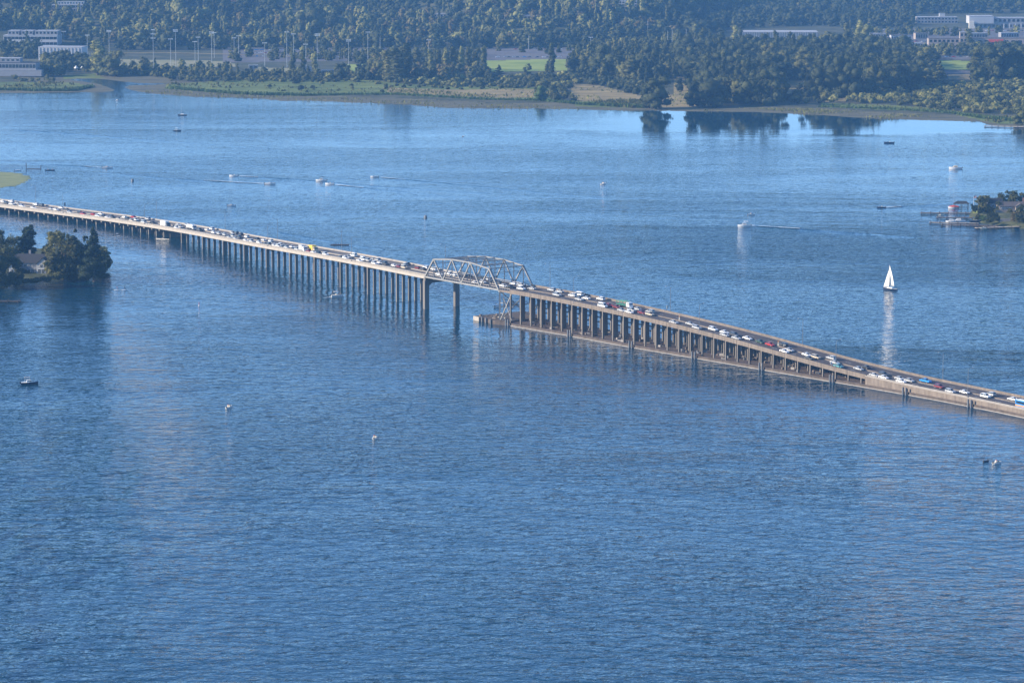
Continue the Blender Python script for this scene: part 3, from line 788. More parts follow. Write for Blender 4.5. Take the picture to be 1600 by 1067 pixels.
# ------------------------------------------------------------------ cars
def side_loft(mb, prof, hw_lo, hw_hi, zmid, m, zs=None):
    """closed side profile (x,z) given width that narrows above zmid"""
    zmax = max(z for _, z in prof)
    def hw(z): return hw_lo if z <= zmid else hw_lo + (hw_hi - hw_lo) * (z - zmid) / (zmax - zmid + 1e-6)
    n = len(prof); vs = [(x, -hw(z), z) for x, z in prof] + [(x, hw(z), z) for x, z in prof]
    mb.add(vs, [(k, (k + 1) % n, n + (k + 1) % n, n + k)[::-1] for k in range(n)] + [tuple(range(n)), tuple(range(n, 2 * n))[::-1]], m)
KINDS = {
 'sedan': dict(L=4.7, lo=[(-2.3, .3), (2.25, .28), (2.35, .62), (1.3, .88), (-1.55, .95), (-2.32, .85)], cab=[(-1.7, .9), (1.05, .88), (.35, 1.36), (-1.05, 1.38)], roof=[(-1.0, 1.36), (.3, 1.35), (.2, 1.44), (-.9, 1.45)], hw=.88),
 'suv': dict(L=4.8, lo=[(-2.3, .4), (2.25, .36), (2.35, .85), (1.25, 1.06), (-2.3, 1.1)], cab=[(-2.25, 1.05), (1.1, 1.04), (.5, 1.66), (-2.05, 1.7)], roof=[(-2.0, 1.66), (.45, 1.64), (.35, 1.76), (-1.9, 1.8)], hw=.93),
 'van': dict(L=5.2, lo=[(-2.6, .4), (2.5, .36), (2.6, .9), (1.9, 1.2), (-2.6, 1.2)], cab=[(-2.55, 1.15), (1.85, 1.15), (1.2, 1.85), (-2.5, 1.9)], roof=[(-2.5, 1.84), (1.15, 1.82), (1.0, 2.15), (-2.4, 2.2)], hw=.98),
 'pickup': dict(L=5.5, lo=[(-2.75, .45), (2.65, .42), (2.75, .95), (1.6, 1.1), (.0, 1.12), (-2.75, 1.12)], cab=[(-.9, 1.08), (1.45, 1.08), (.9, 1.68), (-.7, 1.72)], roof=[(-.7, 1.68), (.85, 1.66), (.75, 1.78), (-.6, 1.8)], hw=.95)}
wheel_mb = MB(); wheel_mb.tube((0, -0.11, 0), (0, 0.11, 0), .34, .34, M['tyre'], 12); wheel_mb.tube((0, -0.12, 0), (0, 0.12, 0), .18, .18, M['grey_metal'], 8)
wheel_me = wheel_mb.mesh('wheel')
def make_car(kind):
    k = KINDS[kind]; r = empty('car', (0, 0, 0))
    mb = MB(); side_loft(mb, k['lo'], k['hw'], k['hw'] * .94, .6, CM['white']); side_loft(mb, k['roof'], k['hw'] * .78, k['hw'] * .70, 1.2, CM['white'])
    for e in (-1, 1):                                            # pillars
        c = k['cab']; hw = k['hw']
        for (xa, za), (xb, zb) in ((c[1], c[2]), (c[0], c[3])): mb.bar((xa, e * hw * .90, za), (xb, e * hw * .76, zb), .09, .09, CM['white'])
        mb.bar((-.35, e * hw * .90, c[0][1]), (-.35, e * hw * .76, c[3][1]), .08, .08, CM['white'])
    b = mb.build('body', r); b.material_slots[0].link = 'OBJECT'; b.material_slots[0].material = CM['white']
    mb = MB(); side_loft(mb, k['cab'], k['hw'] * .90, k['hw'] * .74, k['cab'][0][1] + .01, M['glass']); mb.build('windows', r)
    for x in (-.30 * k['L'], .31 * k['L']):
        for y in (-1, 1): link('wheel', wheel_me, r, (x, y * (k['hw'] - .06), .34))
    mb = MB(); x0 = k['lo'][1][0] + .04
    for y in (-1, 1): mb.box((x0, y * .62, k['lo'][2][1] - .06), (.08, .32, .14), M['lamp_glass'])
    mb.build('headlights', r)
    mb = MB(); x0 = k['lo'][0][0] - .0
    for y in (-1, 1): mb.box((x0 - .01, y * .68, .78), (.06, .24, .16), M['red'])
    mb.build('tail_lights', r)
    return r
protos = {k: make_car(k) for k in KINDS}
used = set()
def car(kind, col, loc, rx, rz, label, group):
    if kind in used: o = copy_tree(protos[kind])
    else: o = protos[kind]; used.add(kind)
    o.name = 'car'; o.location = loc; o.rotation_euler = (0, rx, rz)
    for ch in o.children:
        if ch.name.startswith('body'): ch.material_slots[0].link = 'OBJECT'; ch.material_slots[0].material = CM[col]
    return tag(o, label, 'car' if kind != 'van' else 'van', group)
W_, S_, K_, D_ = 'white', 'silver', 'black', 'dark grey'
strips = [
 (0, 300, [(45,165,W_),(110,182,D_),(190,160,W_),(195,205,W_),(290,185,S_),(365,230,W_),(600,205,W_,'suv'),(655,212,D_),(555,258,W_),(850,272,W_),(905,290,W_),(1020,262,W_),(1110,300,D_),(1165,340,W_),(1340,335,D_,'suv'),(1385,360,'red')]),
 (140, 310, [(65,262,'red'),(185,258,W_),(235,290,W_),(140,295,W_,'suv'),(300,318,W_),(370,305,D_,'suv'),(485,330,'tan'),(585,315,W_),(635,340,D_,'suv'),(725,318,'red'),(770,355,W_),(705,378,'tan'),(870,345,W_),(970,348,W_),(905,393,W_,'van'),(1055,405,W_),(1475,440,W_),(1520,475,S_),(1450,490,W_)]),
 (280, 330, [(25,262,S_),(130,225,W_,'suv'),(340,305,D_,'pickup'),(465,298,W_),(545,290,W_,'suv'),(580,365,W_,'suv'),(670,385,S_),(765,395,S_,'suv'),(890,365,S_),(945,362,D_),(1030,380,K_),(900,410,W_),(835,430,W_),(940,445,S_),(1010,445,W_),(1130,440,W_,'suv'),(1110,490,W_),(1210,493,S_),(1300,465,K_),(1410,478,W_),(1335,525,W_,'suv'),(1440,565,W_),(1525,500,W_,'suv'),(1550,545,W_),(1490,555,D_),(1590,580,W_)]),
 (420, 350, [(100,365,W_,'suv'),(205,352,W_),(265,345,D_),(235,385,W_),(290,405,S_),(390,390,W_),(540,445,W_),(640,440,'maroon'),(700,480,W_),(840,480,K_),(945,490,W_,'suv'),(1205,545,W_),(1270,560,W_),(1335,550,S_),(1415,540,W_,'van'),(1510,598,W_),(1575,585,W_,'van')]),
 (560, 380, [(85,270,W_,'suv'),(240,275,W_),(310,275,W_),(270,320,W_),(370,315,W_),(400,325,D_),(600,365,W_),(680,375,'maroon'),(770,352,W_,'suv'),(815,350,D_),(760,385,'tan'),(990,415,'maroon'),(1040,425,D_),(1130,398,W_),(1265,445,W_),(1350,520,W_),(1500,520,W_,'suv'),(1310,465,K_)]),
 (700, 400, [(10,300,W_),(335,325,W_),(570,330,K_,'suv'),(665,385,W_),(460,440,W_),(570,430,W_),(850,450,D_),(780,430,W_),(930,490,W_),(1010,490,K_),(1100,445,W_),(1220,525,W_),(1195,485,S_),(1400,545,S_)]),
 (840, 430, [(235,235,W_,'suv'),(370,280,W_),(325,320,S_),(585,345,W_,'suv'),(690,312,W_,'van'),(695,395,W_),(810,370,W_),(1055,405,W_,'suv'),(1085,498,W_,'van'),(1190,485,'red'),(1250,490,'maroon'),(1575,520,S_),(1400,570,W_),(1500,595,W_)]),
 (980, 460, [(75,275,S_,'suv'),(245,305,'maroon'),(385,295,S_,'suv'),(350,325,'tan'),(775,462,W_),(1050,480,S_),(1160,550,S_,'suv'),(1430,562,W_,'suv')]),
 (1120, 500, [(130,215,W_),(295,228,W_,'suv'),(130,302,W_),(325,310,W_),(510,317,W_),(720,342,'dark green'),(885,405,'red'),(1105,432,W_,'suv'),(1210,505,W_),(1125,562,W_),(1500,580,W_),(1600,578,'tan','suv'),(1535,652,W_)]),
 (1260, 540, [(410,215,S_,'suv'),(475,270,S_),(535,338,'teal'),(870,368,S_),(985,355,K_),(1130,518,W_),(1285,470,D_,'suv'),(1265,515,W_),(1555,518,W_),(1580,622,W_)])]
cars = []
for ox, oy, lst in strips:
    for it in lst: cars.append((ox + it[0] / 10.667, oy + it[1] / 10.667, it[2], it[3] if len(it) > 3 else 'sedan'))
cars += [(1418.7, 594, S_, 'sedan'), (1446, 597, 'blue', 'pickup'), (1467.5, 603, 'maroon', 'suv'), (1485, 613.5, S_, 'sedan'), (1507, 611, W_, 'sedan'), (1548, 617, S_, 'suv'), (1540, 619, W_, 'sedan'), (1582, 624, W_, 'sedan')]
LN = (3.6, 7.6, 12.4, 16.4); taken = {t: [] for t in LN}; LANES = {LN[0]: 'nearest lane', LN[1]: 'second lane', LN[2]: 'third lane', LN[3]: 'farthest lane'}
def place_on_deck(px, py, zc=0.7, length=4.8, t_force=None):
    best = None
    for t in (LN if t_force is None else (t_force,)):
        s_ = s_at(px, t, zc); y_ = proj(*bp_(s_, t, zc))[1]
        if best is None or abs(y_ - py) < best[0]: best = (abs(y_ - py), s_, t)
    _, s_, t = best
    for _ in range(12):
        hit = [q for q in taken[t] if abs(q[0] - s_) < (q[1] + length) / 2 + 0.7]
        if not hit: break
        q = hit[0]; s_ = q[0] + math.copysign((q[1] + length) / 2 + 0.8, s_ - q[0] if abs(s_ - q[0]) > .01 else 1)
    taken[t].append((s_, length)); return s_, t
# big vehicles first
def truck(px, py, L, label, boxcol, cabcol, kind='box'):
    s_, t = place_on_deck(px, py, 1.4, L + 2.2); q = bp_(s_, t, 0.03); d = bp_(s_ + 3, t) - bp_(s_ - 3, t)
    r = empty('truck' if kind != 'bus' else 'bus', q, bdir(s_), label, 'bus' if kind == 'bus' else 'truck'); r.rotation_euler[1] = -math.atan2(d.z, math.hypot(d.x, d.y))
    if kind == 'bus':
        mb = MB(); mb.box((0, 0, 1.7), (L, 2.5, 2.7), boxcol); mb.box((0, 0, 3.1), (L - .5, 2.2, .15), M['white']); mb.build('body', r)
        for y in (-1.27, 1.27):
            mb = MB(); mb.box((0, y, 2.15), (L - 1.0, 0.06, 0.9), M['glass']); mb.build('windows', r)
            mb = MB(); mb.box((0, y, 0.9), (L - 0.1, 0.05, 0.5), cabcol); mb.build('stripe', r)
    else:
        fl = L - 2.6
        if kind == 'box':
            mb = MB(); mb.box((-1.3, 0, 2.15), (fl, 2.45, 2.6), boxcol); mb.build('cargo_box', r)
        elif kind == 'tank':
            mb = MB(); mb.tube((-1.3 - fl / 2, 0, 1.95), (-1.3 + fl / 2, 0, 1.95), 1.15, 1.15, boxcol, 14); mb.build('tank', r)
        elif kind == 'flat':
            mb = MB(); mb.box((-1.3, 0, 1.15), (fl, 2.4, .25), boxcol); mb.build('flat_bed', r)
            for y in (-1, 1):
                mb = MB(); mb.bar((-1.3 - fl / 2, y * 1.1, 2.6), (-1.3 + fl / 2, y * 1.1, 3.1), .2, .2, boxcol)
                for f in (-.5, -.17, .17, .5): mb.bar((-1.3 + f * fl * .98, y * 1.1, 1.2), (-1.3 + f * fl * .98, y * 1.1, 2.85), .16, .16, boxcol)
                mb.build('side_frame', r)
        mb = MB(); x = L / 2 - 1.2; mb.add([(x + a, b, c) for a, b, c in ((-1.1, -1.15, .6), (1.2, -1.15, .6), (1.2, 1.15, .6), (-1.1, 1.15, .6), (-1.1, -1.1, 2.7), (.6, -1.1, 2.7), (.6, 1.1, 2.7), (-1.1, 1.1, 2.7), (1.15, -1.15, 1.6), (1.15, 1.15, 1.6))],
            [(0, 1, 8, 5, 4), (3, 7, 6, 9, 2), (4, 5, 6, 7), (0, 4, 7, 3), (1, 2, 9, 8), (5, 8, 9, 6)], cabcol); mb.build('cab', r)
        mb = MB(); mb.add([(x + a, b, c) for a, b, c in ((.66, -1.0, 2.55), (1.13, -1.05, 1.7), (1.13, 1.05, 1.7), (.66, 1.0, 2.55))], [(0, 1, 2, 3)], M['glass'])
        for y in (-1.14, 1.14): mb.box((x + .2, y, 2.05), (.8, .06, .6), M['glass'])
        mb.build('windows', r)
        mb = MB(); mb.box((-.3, 0, .75), (L - 1.2, 1.0, .3), M['black']); mb.build('chassis', r)
    for xx in (-L / 2 + 1.2, -L / 2 + 2.3, L / 2 - 1.5):
        for y in (-1.05, 1.05):
            o = link('wheel', wheel_me, r, (xx, y, .48)); o.scale = (1.4, 1.6, 1.4)
truck(140 + 1265 / 10.667, 310 + 428 / 10.667, 10.0, 'long white box truck in the crawling traffic on the viaduct', M['white'], CM['dark grey'])
truck(280 + 205 / 10.667, 330 + 268 / 10.667, 10.5, 'white tanker truck following the box truck on the viaduct', M['white'], CM['silver'], 'tank')
truck(420 + 575 / 10.667, 350 + 410 / 10.667, 7.0, 'silver box truck just left of the yellow one on the viaduct', CM['silver'], CM['white'])
truck(420 + 745 / 10.667, 350 + 428 / 10.667, 7.5, 'yellow box truck on the viaduct left of the steel truss', M['yellow'], CM['tan'])
truck(840 + 1450 / 10.667, 430 + 505 / 10.667, 9.5, 'green flatbed truck with open side frames on the floating bridge', M['green_paint'], CM['white'], 'flat')
truck(1602, 632, 9.0, 'blue and orange bus cut off by the right edge of the photo', M['blue'], M['orange'], 'bus')
placed = []
for px, py, col, kind in cars:
    if kind == 'sedan' and rnd.random() < 0.22: kind = 'suv'
    if col == W_ and rnd.random() < .30: col = rnd.choice([S_, S_, D_])
    s_, t = place_on_deck(px, py, 0.7, KINDS[kind]['L']); placed.append((s_, t, col, kind))
cnt = {}
for s_, t, col, kind in sorted(placed, key=lambda q: -q[0] if q[0] < ST0 else q[0]):
    sec = 'viaduct' if s_ < ST0 else ('truss' if s_ < ST1 else 'float')
    key = (sec, t, col, kind); i = cnt.get(key, 0); cnt[key] = i + 1
    kn = {'sedan': 'sedan', 'suv': 'SUV', 'van': 'van', 'pickup': 'pickup'}[kind]
    lab = '%s %s, %s' % (col, kn, {'viaduct': '%s left of the truss in the %s, viaduct' % (nth(i), LANES[t]),
        'truss': '%s from the left inside the truss, %s' % (nth(i), LANES[t]), 'float': '%s right of the truss in the %s, floating bridge' % (nth(i), LANES[t])}[sec])
    q = bp_(s_, t, 0.035); d = bp_(s_ + 2, t) - bp_(s_ - 2, t); pt = math.atan2(d.z, math.hypot(d.x, d.y))
    east = t < 10
    car(kind, col, q, -pt if east else pt, bdir(s_) + (0 if east else math.pi) + rnd.uniform(-.012, .012), lab, 'cars in the slow traffic on the bridge')

# ------------------------------------------------------------------ trees
def leaves(blobs, n, size, rs, nr=0.33, shell=0.5):
    """leaf clumps: n small triangles spread through the outer part of the blobs"""
    B = np.array([[*b[0], *b[1]] for b in blobs]); vol = (B[:, 3] * B[:, 4] * B[:, 5]) ** 0.66
    k = rs.choice(len(B), n, p=vol / vol.sum()); d = rs.randn(n, 3); d /= np.linalg.norm(d, axis=1)[:, None]
    r = shell + (1 - shell) * rs.rand(n) ** 0.6; r *= 1 + 0.12 * rs.randn(n)
    c = B[k, :3] + d * r[:, None] * B[k, 3:]
    nrm_ = d + nr * rs.randn(n, 3); nrm_ /= np.linalg.norm(nrm_, axis=1)[:, None]
    u = np.cross(nrm_, rs.randn(n, 3)); u /= np.linalg.norm(u, axis=1)[:, None]; v = np.cross(nrm_, u)
    s_ = size * (0.6 + 0.9 * rs.rand(n))[:, None]
    V_ = np.stack([c + u * s_, c - 0.5 * u * s_ + 0.87 * v * s_, c - 0.5 * u * s_ - 0.87 * v * s_], 1).reshape(-1, 3)
    return V_, np.arange(3 * n).reshape(-1, 3)
ICO = None
def ico():
    global ICO
    if ICO is None:
        t = (1 + 5 ** .5) / 2
        v = np.array([(-1, t, 0), (1, t, 0), (-1, -t, 0), (1, -t, 0), (0, -1, t), (0, 1, t), (0, -1, -t), (0, 1, -t), (t, 0, -1), (t, 0, 1), (-t, 0, -1), (-t, 0, 1)], float)
        v /= np.linalg.norm(v[0]); f = np.array([(0, 11, 5), (0, 5, 1), (0, 1, 7), (0, 7, 10), (0, 10, 11), (1, 5, 9), (5, 11, 4), (11, 10, 2), (10, 7, 6), (7, 1, 8), (3, 9, 4), (3, 4, 2), (3, 2, 6), (3, 6, 8), (3, 8, 9), (4, 9, 5), (2, 4, 11), (6, 2, 10), (8, 6, 7), (9, 8, 1)])
        ICO = (v, f)
    return ICO
def crown_np(kind, n, size, seed, core=0.80, fine=False):
    rs = np.random.RandomState(seed); bl = []
    if kind == 'round':
        bl.append(((0, 0, .52), (.26, .26, .38)))
        for k in range(9):
            a = rs.rand() * 6.28; z = rs.uniform(.07, .86); r = .25 * math.sqrt(max(.05, 1 - ((z - .40) / .54) ** 2))
            q = rs.uniform(.13, .20); bl.append(((r * math.cos(a), r * math.sin(a), z), (q, q, q * .85)))
    elif kind == 'broad':
        bl.append(((0, 0, .48), (.34, .34, .36)))
        for k in range(13):
            a = rs.rand() * 6.28; z = rs.uniform(.07, .84); r = .42 * math.sqrt(max(.05, 1 - ((z - .38) / .56) ** 2))
            q = rs.uniform(.13, .22); bl.append(((r * math.cos(a), r * math.sin(a), z), (q, q, q * .8)))
    elif kind == 'poplar':
        for k in range(9):
            z = .14 + .78 * k / 8; r = .11 * (1 - abs(z - .42) ** 1.5); a = rs.rand() * 6.28
            bl.append(((.035 * math.cos(a), .035 * math.sin(a), z), (r, r, .13)))
    elif kind == 'conifer':
        for k in range(9):
            z = .10 + .80 * k / 8; r = .21 * (1 - z) + .02
            for j in range(3):
                a = rs.rand() * 6.28; bl.append(((r * .55 * math.cos(a), r * .55 * math.sin(a), z + rs.uniform(-.03, .03)), (r * .75, r * .75, .06)))
        bl.append(((0, 0, .94), (.018, .018, .07)))
    elif kind == 'shrub':
        for k in range(8):
            a = rs.rand() * 6.28; r = rs.uniform(0, .55); q = rs.uniform(.26, .42)
            bl.append(((r * math.cos(a), r * math.sin(a), rs.uniform(.30, .62)), (q, q, q * .9)))
    if kind in ('round', 'broad'):                  # low boughs down to the ground
        for k in range(6):
            a = k * 1.05 + rs.rand(); r = .17 if kind == 'round' else .26; q = rs.uniform(.12, .17)
            bl.append(((r * math.cos(a), r * math.sin(a), rs.uniform(.09, .2)), (q, q, q)))
    if fine:                                        # break the big lobes into many small boughs
        nb = []
        for c, r in bl:
            nb.append((c, tuple(q * .78 for q in r)))
            for _ in range(7 if kind != 'conifer' else 2):
                d = rs.randn(3); d /= np.linalg.norm(d); f = rs.uniform(.26, .48)
                nb.append((tuple(np.array(c) + d * np.array(r) * rs.uniform(.6, 1.08)), tuple(q * f for q in r)))
        bl = nb; core = .66
    V1, T1 = leaves(bl, n, size, rs, nr=.75 if fine else .33)
    iv, it = ico(); Vs = [V1]; Ts = [T1]; o = len(V1)
    for c, r in bl:
        if rs.rand() < .12: continue
        vv = iv * (1 + .18 * rs.randn(12, 1)) * np.array(r) * core + np.array(c)
        Vs.append(vv); Ts.append(it + o); o += 12
    return np.vstack(Vs), np.vstack(Ts)
def trunk_np(kind, seed):
    mb = MB(); rs = random.Random(seed)
    if kind == 'shrub':
        for k in range(3): a = rs.uniform(0, 6.28); mb.tube((0, 0, -.02), (.25 * math.cos(a), .25 * math.sin(a), .4), .03, .015, M['bark'], 5)
    else:
        mb.tube((0, 0, -.03), (.01, .0, .4), .022, .015, M['bark'], 7)
        top = .9 if kind in ('conifer', 'poplar') else .6
        mb.tube((.01, 0, .4), (0, .01, top), .015, .005, M['bark'], 6)
        if kind in ('round', 'broad'):
            for k in range(5):
                a = k * 1.3 + rs.uniform(0, .6); r = rs.uniform(.14, .24); mb.tube((.01, 0, .3 + .03 * k), (r * math.cos(a), r * math.sin(a), .5 + .06 * k), .010, .003, M['bark'], 5)
    return mb.mesh('trunk')
LIB = {}; FARLIB = {}
for ki, kind in enumerate(('round', 'broad', 'poplar', 'conifer', 'shrub')):
    tr_ = trunk_np(kind, ki)
    for v_ in range(4):
        nn = {'round': 950, 'broad': 1300, 'poplar': 620, 'conifer': 900, 'shrub': 520}[kind]
        sz = {'round': .030, 'broad': .030, 'poplar': .026, 'conifer': .024, 'shrub': .075}[kind]
        LIB[kind, v_] = (crown_np(kind, nn, sz, 50 + 10 * ki + v_), tr_)
        FARLIB[kind, v_] = crown_np(kind, int(nn * .24), sz * 1.7, 950 + 10 * ki + v_)
CROWNS = {}
def crown_mesh(kind, v_, mk):
    key = (kind, v_, mk)
    if key not in CROWNS:
        (V_, T_), _ = LIB[kind, v_]; CROWNS[key] = np_mesh('crown', V_, T_, [M[mk]])
    return CROWNS[key]
def tree(loc, H, kind, mk, label, cat='tree', group=None, wide=1.0, name=None, fine=None):
    v_ = rnd.randrange(4)
    r = empty(name or {'conifer': 'conifer_tree', 'poplar': 'poplar_tree', 'shrub': 'shrub'}.get(kind, 'broadleaf_tree'), loc, rnd.uniform(0, 6.28), label, cat, group)
    r.scale = (H * wide, H * wide, H)
    if fine:
        V_, T_ = crown_np(kind, fine[0], fine[1], rnd.randrange(9999), fine=kind != 'conifer'); me = np_mesh('crown', V_, T_, [M[mk]])
    else: me = crown_mesh(kind, v_, mk)
    link('crown', me, r); link('stem' if kind == 'shrub' else 'trunk', LIB[kind, 0][1], r)
    return r

# notable trees on the far shore: (px, base py, top py, kind, material, width factor, label)
NT = [
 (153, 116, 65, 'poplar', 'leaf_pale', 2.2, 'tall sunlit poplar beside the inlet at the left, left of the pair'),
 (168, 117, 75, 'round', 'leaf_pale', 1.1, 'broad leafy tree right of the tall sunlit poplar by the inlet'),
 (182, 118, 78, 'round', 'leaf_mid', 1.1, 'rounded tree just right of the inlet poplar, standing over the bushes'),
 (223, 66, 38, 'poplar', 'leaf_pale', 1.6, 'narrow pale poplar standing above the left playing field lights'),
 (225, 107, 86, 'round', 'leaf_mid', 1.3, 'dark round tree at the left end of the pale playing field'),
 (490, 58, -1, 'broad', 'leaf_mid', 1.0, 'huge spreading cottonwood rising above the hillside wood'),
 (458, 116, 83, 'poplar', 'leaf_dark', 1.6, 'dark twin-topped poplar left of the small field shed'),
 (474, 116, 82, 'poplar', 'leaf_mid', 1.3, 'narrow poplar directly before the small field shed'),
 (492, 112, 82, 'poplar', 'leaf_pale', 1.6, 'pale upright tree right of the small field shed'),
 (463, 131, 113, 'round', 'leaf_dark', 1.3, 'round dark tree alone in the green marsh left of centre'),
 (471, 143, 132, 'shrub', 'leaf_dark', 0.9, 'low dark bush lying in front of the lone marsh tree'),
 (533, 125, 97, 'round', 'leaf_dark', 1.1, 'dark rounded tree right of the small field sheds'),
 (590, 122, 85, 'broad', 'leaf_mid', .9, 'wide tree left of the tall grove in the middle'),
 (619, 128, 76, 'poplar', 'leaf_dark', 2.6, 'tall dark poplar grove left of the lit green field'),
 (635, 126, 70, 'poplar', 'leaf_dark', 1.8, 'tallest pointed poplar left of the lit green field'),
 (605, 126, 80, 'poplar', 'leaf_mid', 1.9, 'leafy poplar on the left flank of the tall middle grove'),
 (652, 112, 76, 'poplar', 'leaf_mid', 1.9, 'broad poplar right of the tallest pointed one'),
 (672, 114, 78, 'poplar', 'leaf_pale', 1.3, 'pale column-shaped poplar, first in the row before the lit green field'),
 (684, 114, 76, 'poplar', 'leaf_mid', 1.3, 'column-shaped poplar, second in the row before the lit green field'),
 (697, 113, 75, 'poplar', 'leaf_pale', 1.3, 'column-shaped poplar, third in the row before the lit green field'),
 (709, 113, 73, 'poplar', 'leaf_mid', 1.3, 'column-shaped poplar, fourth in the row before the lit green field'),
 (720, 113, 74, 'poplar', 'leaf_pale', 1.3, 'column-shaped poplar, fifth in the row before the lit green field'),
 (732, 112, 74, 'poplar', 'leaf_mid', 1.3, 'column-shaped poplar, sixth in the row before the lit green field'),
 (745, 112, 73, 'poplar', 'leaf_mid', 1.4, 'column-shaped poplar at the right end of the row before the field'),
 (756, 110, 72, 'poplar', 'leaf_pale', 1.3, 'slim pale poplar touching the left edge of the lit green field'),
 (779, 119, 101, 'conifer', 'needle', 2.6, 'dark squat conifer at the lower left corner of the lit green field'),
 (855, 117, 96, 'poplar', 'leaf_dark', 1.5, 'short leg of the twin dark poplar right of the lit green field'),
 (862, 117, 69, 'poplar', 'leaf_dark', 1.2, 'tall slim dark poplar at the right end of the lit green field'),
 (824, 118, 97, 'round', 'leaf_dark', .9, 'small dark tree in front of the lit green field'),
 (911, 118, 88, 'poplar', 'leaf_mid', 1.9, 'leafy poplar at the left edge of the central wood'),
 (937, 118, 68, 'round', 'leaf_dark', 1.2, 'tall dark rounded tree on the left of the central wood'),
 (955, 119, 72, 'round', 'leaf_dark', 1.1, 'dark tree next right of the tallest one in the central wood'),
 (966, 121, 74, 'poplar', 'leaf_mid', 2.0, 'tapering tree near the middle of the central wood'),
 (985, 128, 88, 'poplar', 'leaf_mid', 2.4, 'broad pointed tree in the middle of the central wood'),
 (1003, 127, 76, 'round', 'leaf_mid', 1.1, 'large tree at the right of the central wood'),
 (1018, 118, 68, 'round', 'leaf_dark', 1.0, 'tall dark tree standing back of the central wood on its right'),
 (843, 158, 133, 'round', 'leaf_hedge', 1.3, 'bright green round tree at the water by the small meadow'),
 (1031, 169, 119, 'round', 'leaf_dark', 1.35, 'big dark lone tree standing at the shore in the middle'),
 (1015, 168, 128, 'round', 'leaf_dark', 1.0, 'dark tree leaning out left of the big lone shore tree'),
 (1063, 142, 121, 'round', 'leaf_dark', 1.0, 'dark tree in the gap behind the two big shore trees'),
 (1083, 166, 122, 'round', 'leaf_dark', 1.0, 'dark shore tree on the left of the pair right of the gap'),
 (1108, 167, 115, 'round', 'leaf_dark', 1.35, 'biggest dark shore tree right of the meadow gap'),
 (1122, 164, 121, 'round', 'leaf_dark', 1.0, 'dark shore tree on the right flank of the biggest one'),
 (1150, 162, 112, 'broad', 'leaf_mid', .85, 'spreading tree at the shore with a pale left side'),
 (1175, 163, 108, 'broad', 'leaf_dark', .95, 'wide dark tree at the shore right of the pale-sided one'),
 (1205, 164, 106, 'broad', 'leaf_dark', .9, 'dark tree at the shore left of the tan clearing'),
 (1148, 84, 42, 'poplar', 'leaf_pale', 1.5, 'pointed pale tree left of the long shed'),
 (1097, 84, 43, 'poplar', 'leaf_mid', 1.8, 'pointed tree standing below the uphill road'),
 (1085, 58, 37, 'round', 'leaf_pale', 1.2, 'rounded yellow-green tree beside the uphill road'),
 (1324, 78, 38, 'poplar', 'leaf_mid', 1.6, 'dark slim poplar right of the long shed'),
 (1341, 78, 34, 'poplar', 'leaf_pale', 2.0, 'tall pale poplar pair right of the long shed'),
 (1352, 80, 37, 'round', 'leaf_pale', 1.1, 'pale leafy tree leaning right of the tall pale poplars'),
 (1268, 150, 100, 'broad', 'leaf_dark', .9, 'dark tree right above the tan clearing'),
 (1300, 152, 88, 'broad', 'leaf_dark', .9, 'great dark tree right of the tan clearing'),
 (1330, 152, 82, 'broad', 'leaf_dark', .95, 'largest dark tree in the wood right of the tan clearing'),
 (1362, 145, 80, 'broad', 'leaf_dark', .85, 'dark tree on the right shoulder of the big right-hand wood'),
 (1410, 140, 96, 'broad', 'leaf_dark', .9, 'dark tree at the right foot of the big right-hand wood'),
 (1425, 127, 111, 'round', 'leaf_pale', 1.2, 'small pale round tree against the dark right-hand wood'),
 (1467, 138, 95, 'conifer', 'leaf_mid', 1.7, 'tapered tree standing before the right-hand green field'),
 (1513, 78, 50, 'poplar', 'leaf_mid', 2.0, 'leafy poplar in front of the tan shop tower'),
 (1528, 124, 74, 'poplar', 'leaf_mid', 2.2, 'tall tree on the left of the grove right of the green field'),
 (1550, 128, 70, 'round', 'leaf_dark', 1.2, 'big dark tree in the middle of the grove right of the green field'),
 (1575, 128, 72, 'round', 'leaf_dark', 1.2, 'big dark tree on the right of the grove right of the green field'),
 (1600, 127, 70, 'round', 'leaf_dark', 1.2, 'dark tree cut by the right edge of the photo in the far grove'),
 (1597, 194, 165, 'round', 'leaf_pale', 1.4, 'pale round willow at the shore by the right edge'),
 (1382, 22, -6, 'poplar', 'leaf_autumn', 2.2, 'reddish tree on the hill at the top right'),
 (1405, 28, -4, 'poplar', 'leaf_mid', 2.4, 'tall green tree on the hill next to the reddish one'),
 (945, 33, 13, 'round', 'leaf_autumn', 1.3, 'grey-brown round tree above the middle wood'),
 (249, 36, 13, 'poplar', 'leaf_pale', 2.2, 'pointed pale tree on the hillside above the left lights'),
 (260, 36, 16, 'round', 'leaf_mid', 1.4, 'rounded pale tree right of the pointed one on the left hillside'),
 (293, 40, 24, 'poplar', 'leaf_pale', 2.2, 'small pale pointed tree on the left hillside, second of the bright ones'),
 (396, 48, 22, 'poplar', 'leaf_pale', 1.6, 'slender bright poplar left of the huge cottonwood'),
 (419, 48, 27, 'poplar', 'leaf_mid', 2.2, 'pointed tree close to the left side of the huge cottonwood'),
 (597, 43, 29, 'conifer', 'leaf_pale', 2.4, 'small yellow-lit tree alone on the dark hillside'),
 (655, 38, 24, 'poplar', 'leaf_pale', 2.0, 'pale upright tree on the dark hillside below the white building'),
 (695, 42, 27, 'round', 'leaf_pale', 1.3, 'pale round tree right of the upright pale one on the hillside'),
 (751, 28, 9, 'poplar', 'leaf_pale', 2.4, 'pale tree high on the hillside near the second white building'),
]
spots = []
